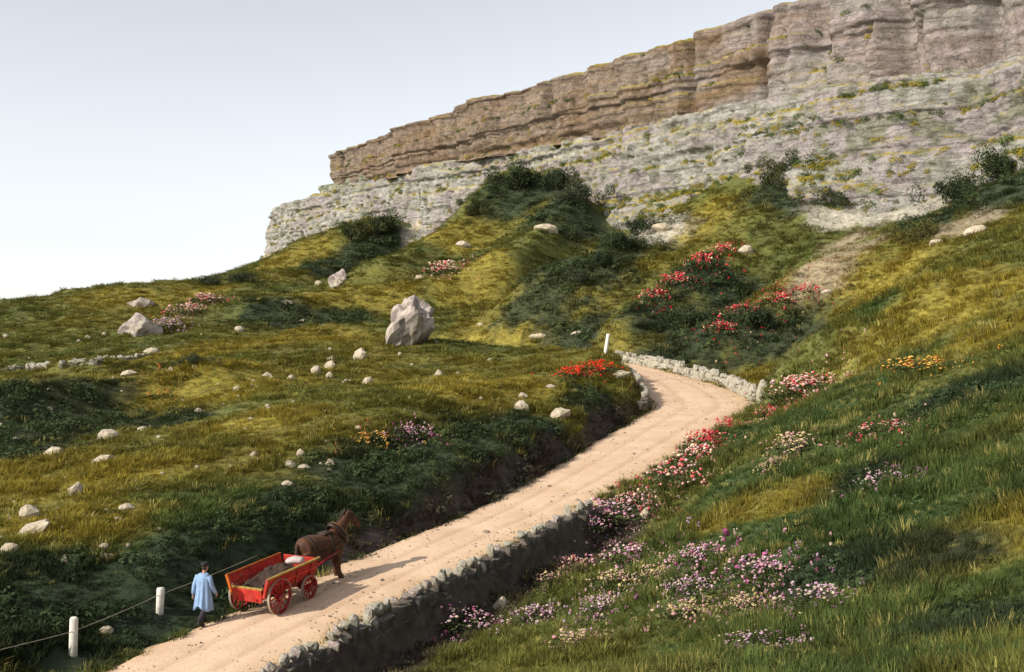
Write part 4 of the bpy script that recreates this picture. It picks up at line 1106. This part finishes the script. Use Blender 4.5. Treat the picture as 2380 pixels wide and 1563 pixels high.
MANE = plain('dark_mane', (0.035, 0.020, 0.014), 0.8, 0.3, 30.0, 0.5, 0.01)
LEATHER = plain('harness_leather', (0.035, 0.020, 0.014), 0.5, 0.3, 20.0, 0.2, 0.003)
BRASSY = plain('tan_harness_trim', (0.30, 0.19, 0.08), 0.5, 0.3, 20.0, 0.2, 0.003)
HOOF = plain('hoof_horn', (0.05, 0.035, 0.025), 0.6)
SKIN = plain('skin', (0.42, 0.24, 0.17), 0.6, 0.1, 20.0, 0.1, 0.002)
SMOCK = plain('pale_blue_smock_cloth', (0.24, 0.36, 0.56), 0.9, 0.16, 7.0, 0.3, 0.01)
TROUS = plain('dark_trousers_cloth', (0.035, 0.035, 0.042), 0.9, 0.25, 10.0, 0.3, 0.008)
CAPM = plain('dark_cap_felt', (0.025, 0.024, 0.026), 0.9, 0.25, 20.0, 0.3, 0.004)
BOOT = plain('black_boot_leather', (0.02, 0.017, 0.015), 0.5)
HAIR = plain('brown_hair', (0.05, 0.032, 0.02), 0.7)
WHITEP = plain('weathered_white_paint', (0.70, 0.66, 0.58), 0.8, 0.14, 9.0, 0.4, 0.01)

pw = hit(650, 1437)
head_s = s_at(pw[0] + 0.8, pw[1] + 1.4)
tg = np.array([np.interp(head_s, RS, RT[:, j]) for j in (0, 1)]); tg /= np.linalg.norm(tg)
YAW = math.atan2(tg[1], tg[0]) + math.radians(3)
fwd = np.array((math.cos(YAW), math.sin(YAW))); lft = np.array((-fwd[1], fwd[0]))
axle = pw[:2] + lft * 0.66
fz = road_surface(*(axle + fwd * 1.4)); bz = road_surface(*axle)
PITCH = math.atan2(fz - bz, 1.4)

cart = empty('cart', (axle[0], axle[1], bz), YAW); cart.rotation_euler = (0, -PITCH, YAW)
tag(cart, 'open red farm cart with low tailboard, drawn up the road by the horse', 'cart')
def flat(name, c_, sz, material, rot=None, bev=0.012, parent=None):
    bm = bmesh.new(); box(bm, c_, sz, rot); return done(name, bm, material, parent or cart, bevel=bev)
FL = 0.62                                                  # floor height
X0, X1 = -0.50, 1.85
flat('floor', (0.675, 0, FL), (2.35, 1.06, 0.06), DWOOD)
for s_ in (1, -1):
    tilt = Matrix.Rotation(-s_ * math.radians(17), 4, 'X')
    for k in range(2):
        zc = FL + 0.13 + 0.26 * k; yc = s_ * (0.56 + math.tan(math.radians(17)) * (zc - FL))
        flat('side_board', (0.675, yc, zc), (2.35, 0.035, 0.255), RED, tilt)
    zc = FL + 0.54; yc = s_ * (0.575 + math.tan(math.radians(17)) * (zc - FL))
    flat('top_rail', (0.675, yc, zc), (2.42, 0.075, 0.05), WORN if s_ < 0 else ORANGE, tilt)
    flat('corner_post', (X0 - 0.03, s_ * 0.655, FL + 0.27), (0.07, 0.085, 0.60), ORANGE if s_ > 0 else RED, tilt)
    for xk in (0.15, 0.85, 1.5):
        flat('side_stake', (xk, s_ * (0.60 + 0.085), FL + 0.24), (0.055, 0.045, 0.60), RED, tilt)
flat('tailboard', (X0 - 0.055, 0, FL + 0.03), (0.04, 1.04, 0.36), RED)
flat('tail_rail', (X0 - 0.03, 0, FL + 0.235), (0.08, 1.10, 0.05), WORN)
flat('front_board', (X1, 0, FL + 0.27), (0.04, 1.16, 0.52), RED)
for s_ in (1, -1): flat('chassis_beam', (0.675, s_ * 0.36, FL - 0.08), (2.5, 0.08, 0.10), CRIM)
def cart_wheel(x, y, r, nsp):
    bm = bmesh.new(); seg = 36
    def ring(r0, r1, w, bm):
        vs_ = []
        for k in range(seg):
            a = 2 * math.pi * k / seg
            vs_.append([bm.verts.new((math.cos(a) * q, yy, math.sin(a) * q)) for q, yy in ((r0, -w), (r1, -w), (r1, w), (r0, w))])
        for k in range(seg):
            A, B = vs_[k], vs_[(k + 1) % seg]
            for j in range(4): bm.faces.new((A[j], A[(j + 1) % 4], B[(j + 1) % 4], B[j]))
    ring(r - 0.085, r - 0.018, 0.032, bm)
    w_ = done('wheel', bm, CRIM, cart); w_.location = (x, y, r)
    bm = bmesh.new(); ring(r - 0.0175, r, 0.036, bm); done('tyre', bm, IRON, w_)
    bm = bmesh.new(); s_ = 1 if y > 0 else -1
    bmesh.ops.create_cone(bm, segments=16, radius1=0.10, radius2=0.07, depth=0.26, cap_ends=True, matrix=Matrix.Translation((0, s_ * 0.03, 0)) @ Matrix.Rotation(-s_ * math.pi / 2, 4, 'X')); done('hub', bm, CRIM, w_)
    bm = bmesh.new(); loft(bm, [(0, 0, 0.08), (0, 0, r * 0.5), (0, 0, r - 0.06)], [0.026, 0.022, 0.022], [0.022, 0.018, 0.018], seg=8)
    sp = done('spoke', bm, RED, w_, True).data
    for k in range(1, nsp):
        q = link('spoke', sp, None, w_); q.rotation_euler = (0, 2 * math.pi * k / nsp, 0)
for s_ in (1, -1):
    cart_wheel(0.0, s_ * 0.70, 0.52, 12); cart_wheel(1.42, s_ * 0.66, 0.36, 10)
for x_, z_ in ((0.0, 0.52), (1.42, 0.36)):
    bm = bmesh.new(); loft(bm, [(x_, -0.66, z_), (x_, 0.66, z_)], [0.04, 0.04], [0.04, 0.04], side=(1, 0, 0), seg=8); done('axle', bm, DWOOD, cart, True)
    flat('axle_bed', (x_, 0, (z_ + FL - 0.13) / 2), (0.12, 0.9, max(0.05, FL - 0.13 - z_)), CRIM)
for s_ in (1, -1):
    bm = bmesh.new(); loft(bm, [(1.4, s_ * 0.36, 0.52), (2.0, s_ * 0.40, 0.72), (2.6, s_ * 0.42, 0.86), (3.3, s_ * 0.42, 0.96)], [0.035] * 4, [0.04, 0.04, 0.035, 0.03], seg=8); done('shaft', bm, CRIM, cart, True)

CW = Matrix.Translation(cart.location) @ cart.rotation_euler.to_matrix().to_4x4()
# earth in the cart
bm = bmesh.new(); bmesh.ops.create_grid(bm, x_segments=26, y_segments=14, size=0.5)
for v in bm.verts:
    x, y = v.co.x * 2.0, v.co.y * 2.0
    edge = max(0, 1 - max(abs(x), abs(y)) ** 4)
    hgt = 0.12 + 0.36 * edge * math.exp(-((x - 0.25) / 0.8) ** 2) + 0.12 * float(vnoise(np.array([x * 3]), np.array([y * 2.3]), 4)[0]) + 0.07 * float(vnoise(np.array([x * 9]), np.array([y * 7]), 6)[0])
    v.co = Vector((0.675 + x * 1.10, y * (0.50 + 0.25 * hgt), FL + 0.02 + hgt))
r_e = bmesh.ops.extrude_face_region(bm, geom=bm.faces[:])
for v in [g for g in r_e['geom'] if isinstance(g, bmesh.types.BMVert)]: v.co.z = FL + 0.035; v.co.y = max(-0.5, min(0.5, v.co.y * 0.9))
load = done('earth_load', bm, SOIL); load.matrix_world = CW
tag(load, 'heap of dark brown earth filling the red cart', 'earth')
bm = bmesh.new(); loft(bm, [(0, -0.30, 0.1), (0, -0.22, 0.14), (0.02, 0, 0.16), (0, 0.2, 0.13), (0, 0.30, 0.1)], [0.04, 0.16, 0.19, 0.15, 0.03], [0.03, 0.10, 0.12, 0.10, 0.03], side=(1, 0, 0), seg=12)
sack = done('sack', bm, SACK, None, True, voxel=0.03, smooth_it=2); sack.matrix_world = CW @ Matrix.Translation((1.45, -0.15, FL + 0.36)) @ Matrix.Rotation(0.4, 4, 'Z')
tag(sack, 'pale sack lying on the earth at the front of the cart', 'sack')

# ------------------------------------------------------------------ horse (x forward)
hp = axle + fwd * 2.95; hz = road_surface(*hp)
horse = empty('horse', (hp[0], hp[1], hz), YAW); horse.rotation_euler = (0, -PITCH, YAW - math.radians(11)); horse.scale = (1.04, 1.04, 1.04)
tag(horse, 'brown cart horse in harness, head up, pulling the red cart', 'horse')
bm = bmesh.new()
# trunk from rump to chest; origin midway between fore and hind feet
loft(bm, [(-0.86, 0, 1.14), (-0.82, 0, 1.15), (-0.70, 0, 1.17), (-0.45, 0, 1.15), (-0.10, 0, 1.07), (0.25, 0, 1.05), (0.55, 0, 1.07), (0.74, 0, 1.10), (0.84, 0, 1.12)],
     [0.08, 0.22, 0.33, 0.365, 0.37, 0.37, 0.33, 0.24, 0.10], [0.10, 0.24, 0.345, 0.385, 0.40, 0.405, 0.40, 0.30, 0.14], seg=18)
ball(bm, (0.48, 0, 1.34), (0.22, 0.12, 0.16)); ball(bm, (-0.55, 0, 1.32), (0.28, 0.20, 0.16))
loft(bm, [(0.58, 0, 1.22), (0.80, 0, 1.40), (0.99, 0, 1.60), (1.12, 0, 1.77)], [0.24, 0.18, 0.14, 0.11], [0.34, 0.26, 0.20, 0.145], seg=14)     # neck
loft(bm, [(1.07, 0, 1.83), (1.18, 0, 1.82), (1.33, 0, 1.70), (1.50, 0, 1.52), (1.60, 0, 1.41), (1.65, 0, 1.35)], [0.08, 0.12, 0.115, 0.088, 0.078, 0.05], [0.08, 0.14, 0.15, 0.11, 0.095, 0.06], seg=14)   # head
ball(bm, (1.24, 0, 1.67), (0.10, 0.085, 0.11))
for s_ in (1, -1):
    loft(bm, [(1.11, s_ * 0.07, 1.88), (1.12, s_ * 0.085, 1.96), (1.14, s_ * 0.08, 2.05)], [0.036, 0.036, 0.008], [0.022, 0.020, 0.006], seg=8)   # ears
    dx = 0.10 if s_ > 0 else -0.06                       # fore leg
    loft(bm, [(0.55, s_ * 0.19, 1.10), (0.54 + dx * 0.3, s_ * 0.19, 0.86), (0.55 + dx * 0.6, s_ * 0.18, 0.66), (0.56 + dx, s_ * 0.175, 0.52), (0.56 + dx, s_ * 0.175, 0.46), (0.57 + dx, s_ * 0.175, 0.28), (0.58 + dx, s_ * 0.175, 0.16), (0.62 + dx, s_ * 0.175, 0.07), (0.63 + dx, s_ * 0.175, 0.03)],
         [0.17, 0.125, 0.095, 0.083, 0.074, 0.060, 0.075, 0.078, 0.075], [0.22, 0.16, 0.11, 0.088, 0.076, 0.064, 0.08, 0.08, 0.075], seg=12)
    dx = -0.10 if s_ > 0 else 0.12                       # hind leg: stifle forward, hock back
    loft(bm, [(-0.58, s_ * 0.17, 1.16), (-0.50, s_ * 0.20, 0.95), (-0.50 + dx * 0.3, s_ * 0.20, 0.80), (-0.62 + dx * 0.6, s_ * 0.19, 0.62), (-0.72 + dx, s_ * 0.185, 0.50), (-0.71 + dx, s_ * 0.185, 0.42), (-0.68 + dx, s_ * 0.185, 0.26), (-0.66 + dx, s_ * 0.185, 0.15), (-0.61 + dx, s_ * 0.185, 0.07), (-0.60 + dx, s_ * 0.185, 0.03)],
         [0.18, 0.19, 0.16, 0.105, 0.078, 0.068, 0.062, 0.076, 0.078, 0.075], [0.30, 0.25, 0.20, 0.13, 0.10, 0.08, 0.066, 0.08, 0.082, 0.078], seg=12)
body = done('body', bm, HORSE, horse, True, voxel=0.022, smooth_it=3)
for s_ in (1, -1):
    for x_, y_ in ((0.63 + (0.10 if s_ > 0 else -0.06), 0.175), (-0.60 + (-0.10 if s_ > 0 else 0.12), 0.185)):
        bm = bmesh.new(); bmesh.ops.create_cone(bm, segments=14, radius1=0.098, radius2=0.078, depth=0.09, cap_ends=True, matrix=Matrix.Translation((x_ + 0.01, s_ * y_, 0.045))); done('hoof', bm, HOOF, horse, True)
bm = bmesh.new(); loft(bm, [(-0.80, 0, 1.38), (-0.92, 0, 1.28), (-0.95, 0.01, 1.0), (-0.93, 0.02, 0.75), (-0.92, 0.02, 0.55)], [0.04, 0.055, 0.07, 0.065, 0.015], [0.04, 0.05, 0.06, 0.05, 0.012], seg=10); done('tail', bm, MANE, horse, True)
bm = bmesh.new(); loft(bm, [(1.18, 0, 1.92), (1.08, 0.02, 1.90), (0.97, 0.04, 1.80), (0.84, 0.05, 1.66), (0.68, 0.05, 1.55), (0.54, 0.03, 1.48)], [0.02, 0.05, 0.055, 0.06, 0.06, 0.03], [0.03, 0.06, 0.08, 0.085, 0.07, 0.03], seg=10); done('mane', bm, MANE, horse, True)
def band(name, c_, axis_rot, ry, rz_, w, th, material, n_=30):
    bm = bmesh.new(); M_ = Matrix.Translation(c_) @ Matrix.Rotation(axis_rot, 4, 'Y')
    vs_ = []
    for k in range(n_):
        a = 2 * math.pi * k / n_; c2, s2 = math.cos(a), math.sin(a)
        vs_.append([bm.verts.new(M_ @ Vector((xx, c2 * (ry + t_), s2 * (rz_ + t_)))) for xx, t_ in ((-w, 0), (w, 0), (w, th), (-w, th))])
    for k in range(n_):
        A, B = vs_[k], vs_[(k + 1) % n_]
        for j in range(4): bm.faces.new((A[j], A[(j + 1) % 4], B[(j + 1) % 4], B[j]))
    return done(name, bm, material, horse, True)
band('collar', (0.70, 0, 1.32), -0.62, 0.255, 0.40, 0.075, 0.055, LEATHER)
band('collar_trim', (0.77, 0, 1.37), -0.62, 0.225, 0.37, 0.02, 0.06, BRASSY)
band('girth_strap', (0.20, 0, 1.055), 0.0, 0.378, 0.412, 0.05, 0.016, LEATHER)
band('breeching_strap', (-0.52, 0, 1.12), -0.12, 0.375, 0.392, 0.035, 0.016, LEATHER)
band('noseband', (1.47, 0, 1.56), 0.80, 0.096, 0.12, 0.018, 0.01, LEATHER, 18)
band('browband', (1.25, 0, 1.76), 0.75, 0.124, 0.15, 0.018, 0.01, LEATHER, 18)
bm = bmesh.new(); box(bm, (0.20, 0, 1.46), (0.36, 0.36, 0.07)); done('saddle_pad', bm, LEATHER, horse, True, bevel=0.03)
for s_ in (1, -1):
    bm = bmesh.new(); loft(bm, [(0.66, s_ * 0.33, 1.18), (0.2, s_ * 0.40, 1.08), (-0.5, s_ * 0.40, 1.0), (-1.2, s_ * 0.36, 0.80)], [0.012] * 4, [0.025] * 4, seg=6); done('trace', bm, LEATHER, horse, True)
    bm = bmesh.new(); ball(bm, (1.28, s_ * 0.113, 1.755), (0.022, 0.012, 0.02), 10); done('eye', bm, HOOF, horse, True)

# ------------------------------------------------------------------ the carter, walking behind (x forward)
mp_ = hit(472, 1462)
man = empty('person', (mp_[0], mp_[1], road_surface(mp_[0], mp_[1])), YAW + math.radians(6))
tag(man, 'person in long pale blue smock and dark cap walking behind the red cart', 'person')
bm = bmesh.new()
loft(bm, [(0, 0, 0.84), (0, 0, 0.95), (0.01, 0, 1.10), (0.02, 0, 1.28), (0.03, 0, 1.40), (0.035, 0, 1.455)], [0.15, 0.165, 0.150, 0.175, 0.165, 0.09], [0.11, 0.12, 0.105, 0.125, 0.10, 0.07], seg=16)
loft(bm, [(0.035, 0, 1.42), (0.06, 0, 1.50), (0.075, 0, 1.56)], [0.06, 0.055, 0.06], [0.06, 0.058, 0.065], seg=12)
loft(bm, [(0.085, 0, 1.50), (0.095, 0, 1.54), (0.095, 0, 1.61), (0.090, 0, 1.68), (0.085, 0, 1.725)], [0.045, 0.066, 0.078, 0.076, 0.04], [0.06, 0.088, 0.100, 0.098, 0.05], seg=16)
loft(bm, [(0.185, 0, 1.645), (0.200, 0, 1.615), (0.215, 0, 1.588), (0.19, 0, 1.578)], [0.010, 0.013, 0.018, 0.012], [0.012, 0.014, 0.014, 0.01], seg=8)     # nose
ball(bm, (0.180, 0, 1.550), (0.018, 0.028, 0.010), 10); ball(bm, (0.168, 0, 1.515), (0.028, 0.034, 0.026), 10)                                            # mouth, chin
for s_ in (1, -1):
    ball(bm, (0.080, s_ * 0.083, 1.605), (0.028, 0.012, 0.036), 10)                                                                               # ear
    ball(bm, (0.172, s_ * 0.032, 1.618), (0.016, 0.016, 0.012), 8)
    f = 0.17 if s_ > 0 else -0.16                                                                                                                   # stride
    kn = (0.06 + f * 0.55, s_ * 0.095, 0.49 + (0.0 if s_ > 0 else 0.01)); an = (f + (0.0 if s_ > 0 else -0.12), s_ * 0.09, 0.10 + (0.0 if s_ > 0 else 0.05))
    loft(bm, [(0, s_ * 0.09, 0.90), (0.03 + f * 0.25, s_ * 0.095, 0.70), kn, ((kn[0] + an[0]) / 2 - 0.02, s_ * 0.093, 0.32), an], [0.088, 0.078, 0.058, 0.055, 0.038], [0.095, 0.085, 0.062, 0.062, 0.042], seg=12)
    if s_ > 0: loft(bm, [(an[0] - 0.06, an[1], 0.06), (an[0], an[1], 0.06), (an[0] + 0.10, an[1] + 0.01, 0.045), (an[0] + 0.19, an[1] + 0.015, 0.035)], [0.035, 0.042, 0.046, 0.025], [0.04, 0.055, 0.036, 0.022], seg=10)
    else: loft(bm, [(an[0] - 0.05, an[1], 0.13), (an[0], an[1], 0.09), (an[0] + 0.09, an[1] - 0.01, 0.045), (an[0] + 0.17, an[1] - 0.015, 0.032)], [0.035, 0.042, 0.046, 0.025], [0.04, 0.055, 0.036, 0.022], seg=10)
    sw = -f * 0.75                                                                                                                                  # arms swing against the legs
    sh = Vector((0.02, s_ * 0.19, 1.39)); el = Vector((0.0 + sw * 0.5, s_ * 0.245, 1.11)); wr = Vector((0.07 + sw * 1.35, s_ * 0.255, 0.87))
    loft(bm, [sh, (sh + el) / 2, el, (el + wr) / 2, wr], [0.062, 0.052, 0.044, 0.040, 0.030], [0.066, 0.054, 0.045, 0.042, 0.026], side=(1, 0, 0), seg=12)
    dv = (wr - el).normalized(); fv = Vector((1, 0, 0)); fv = (fv - dv * fv.dot(dv)).normalized(); iv = Vector((0, -s_, 0))
    pm = wr + dv * 0.085
    loft(bm, [wr - dv * 0.01, wr + dv * 0.04, pm], [0.028, 0.040, 0.040], [0.020, 0.020, 0.017], side=tuple(fv), seg=10)                                # palm
    for k, ln_ in enumerate((0.070, 0.082, 0.076, 0.058)):
        b0 = pm + fv * (0.033 - 0.022 * k) - dv * 0.012; j1 = b0 + dv * ln_ * 0.5 + iv * 0.008; j2 = j1 + dv * ln_ * 0.38 + iv * 0.024; 
        loft(bm, [b0, j1, j2], [0.0088, 0.0085, 0.0068], [0.0090, 0.0085, 0.0068], side=tuple(fv), seg=8)
    t0 = wr + dv * 0.030 + fv * 0.030; t1 = t0 + dv * 0.030 + fv * 0.026 + iv * 0.008; t2 = t1 + dv * 0.034 + fv * 0.004 + iv * 0.010
    loft(bm, [t0, t1, t2], [0.012, 0.0105, 0.008], [0.012, 0.0105, 0.008], side=tuple(iv), seg=8)                                                        # thumb
done('body', bm, SKIN, man, True, voxel=0.0075, smooth_it=1)
# trousers and boots over the legs
for s_ in (1, -1):
    f = 0.17 if s_ > 0 else -0.16
    kn = (0.06 + f * 0.55, s_ * 0.095, 0.49); an = (f + (0.0 if s_ > 0 else -0.12), s_ * 0.09, 0.10 + (0.0 if s_ > 0 else 0.05))
    bm = bmesh.new(); loft(bm, [(0, s_ * 0.085, 0.92), (0.03 + f * 0.25, s_ * 0.095, 0.70), kn, ((kn[0] + an[0]) / 2 - 0.02, s_ * 0.093, 0.32), (an[0], an[1], an[2] + 0.03)], [0.105, 0.096, 0.078, 0.075, 0.070], [0.112, 0.102, 0.082, 0.080, 0.076], seg=14)
    done('trouser_leg', bm, TROUS, man, True)
    bm = bmesh.new(); up_ = 0.0 if s_ > 0 else 0.05
    loft(bm, [(an[0] - 0.005, an[1], 0.19 + up_), (an[0] - 0.01, an[1], 0.10 + up_)], [0.055, 0.052], [0.06, 0.060], seg=12)
    loft(bm, [(an[0] - 0.085, an[1], 0.06 + up_ * 1.3), (an[0] - 0.02, an[1], 0.062 + up_), (an[0] + 0.10, an[1] + s_ * 0.01, 0.048), (an[0] + 0.205, an[1] + s_ * 0.015, 0.038)], [0.038, 0.050, 0.054, 0.028], [0.05, 0.062, 0.046, 0.028], seg=12)
    done('boot', bm, BOOT, man, True, voxel=0.014, smooth_it=1)
# smock: flared, folded, split at the back hem
bm = bmesh.new(); NS = 56; rings = []
for z, ry, rx in ((1.475, 0.085, 0.080), (1.44, 0.150, 0.115), (1.38, 0.205, 0.140), (1.25, 0.215, 0.165), (1.10, 0.205, 0.162), (0.92, 0.215, 0.180), (0.72, 0.232, 0.215), (0.55, 0.245, 0.245), (0.42, 0.252, 0.270)):
    rg = []
    for k in range(NS):
        a = 2 * math.pi * k / NS; ca, sa = math.cos(a), math.sin(a)
        fold = (1.42 - z) * 0.030 * math.sin(a * 9 + 1.2 * math.sin(a * 2)) if z < 1.38 else 0
        back = max(0, -ca) ** 6
        zz = z + (0.16 * back if z < 0.5 else 0.05 * back if z < 0.6 else 0)
        rg.append(bm.verts.new((ca * (rx + fold) + 0.02 - 0.012 * back * (z < 1.2), sa * (ry + fold), zz)))
    rings.append(rg)
for A, B in zip(rings[:-1], rings[1:]):
    for k in range(NS): bm.faces.new((A[k], A[(k + 1) % NS], B[(k + 1) % NS], B[k]))
sm_ = done('smock', bm, SMOCK, man, True)
md = sm_.modifiers.new('thick', 'SOLIDIFY'); md.thickness = 0.012
for s_ in (1, -1):
    sw = -(0.17 if s_ > 0 else -0.16) * 0.75
    sh = Vector((0.02, s_ * 0.175, 1.385)); el = Vector((sw * 0.5, s_ * 0.245, 1.11)); wr = Vector((0.07 + sw * 1.35, s_ * 0.255, 0.87))
    bm = bmesh.new(); loft(bm, [sh, (sh + el) / 2, el, (el + wr) / 2, wr - (wr - el) * 0.03], [0.082, 0.074, 0.066, 0.060, 0.052], [0.084, 0.076, 0.066, 0.060, 0.050], side=(1, 0, 0), seg=14); done('sleeve', bm, SMOCK, sm_, True)
bm = bmesh.new(); loft(bm, [(0.03, 0, 1.55), (0.045, 0, 1.60), (0.06, 0, 1.66)], [0.055, 0.080, 0.082], [0.04, 0.068, 0.085], seg=14); done('hair', bm, HAIR, man, True)
bm = bmesh.new(); loft(bm, [(0.085, 0, 1.655), (0.083, 0, 1.70), (0.078, 0, 1.745), (0.075, 0, 1.765)], [0.090, 0.108, 0.095, 0.03], [0.112, 0.128, 0.112, 0.04], seg=20)
loft(bm, [(0.16, 0, 1.672), (0.22, 0, 1.662), (0.262, 0, 1.650)], [0.085, 0.075, 0.035], [0.010, 0.009, 0.006], seg=12); done('cap', bm, CAPM, man, True)

# ------------------------------------------------------------------ white posts and wire
def post(p, h, r, label, lean=(0, 0), square=False):
    bm = bmesh.new(); sg = 10
    loft(bm, [(0, 0, -0.35), (0, 0, 0.3 * h), (0.01, 0, h - 0.06), (0.01, 0, h - 0.015), (0.01, 0, h)], [r * 1.05, r, r * 0.96, r * 0.8, r * 0.35], [r * 1.05, r, r * 0.96, r * 0.8, r * 0.35], seg=sg)
    for v in bm.verts: v.co.x += 0.012 * math.sin(v.co.z * 9 + v.co.y * 30); v.co.y += 0.01 * math.sin(v.co.z * 7 + v.co.x * 40)
    o = done('white_post', bm, WHITEP, None, True); o.location = p; o.rotation_euler = (lean[0], lean[1], 0)
    tag(o, label, 'post', 'white roadside posts'); return o
pa = hit(170, 1528); pb = hit(371, 1424); pc = hit(1407, 826)
post(pa, 0.98, 0.115, 'stout white post at the bottom left, nearer of the two by the verge', (0.0, 0.01))
post(pb, 0.70, 0.11, 'stout white post beside the road behind the person', (0.0, 0.04))
post(pc, 1.45, 0.13, 'tall thin white post at the far end of the bend wall', (0.0, 0.14))
bm = bmesh.new()
pd_ = hit(-200, 1640); pe_ = hit(600, 1330)
wp = [Vector(pd_) + Vector((0, 0, 0.7)), Vector(pa) + Vector((0, -0.12, 0.62)), Vector(pb) + Vector((0, -0.115, 0.50)), Vector(pe_) + Vector((0, 0, 0.45))]
cur = []
for a, b_ in zip(wp[:-1], wp[1:]):
    for k in range(8):
        t = k / 8; q = a.lerp(b_, t); q.z -= 0.03 * 4 * t * (1 - t); cur.append(q)
cur.append(wp[-1])
loft(bm, cur, [0.010] * len(cur), [0.010] * len(cur), side=(1, 0, 0), seg=6)
wire = done('fence_wire', bm, IRON, None, True); tag(wire, 'thin sagging wire strung along the two white verge posts', 'wire')
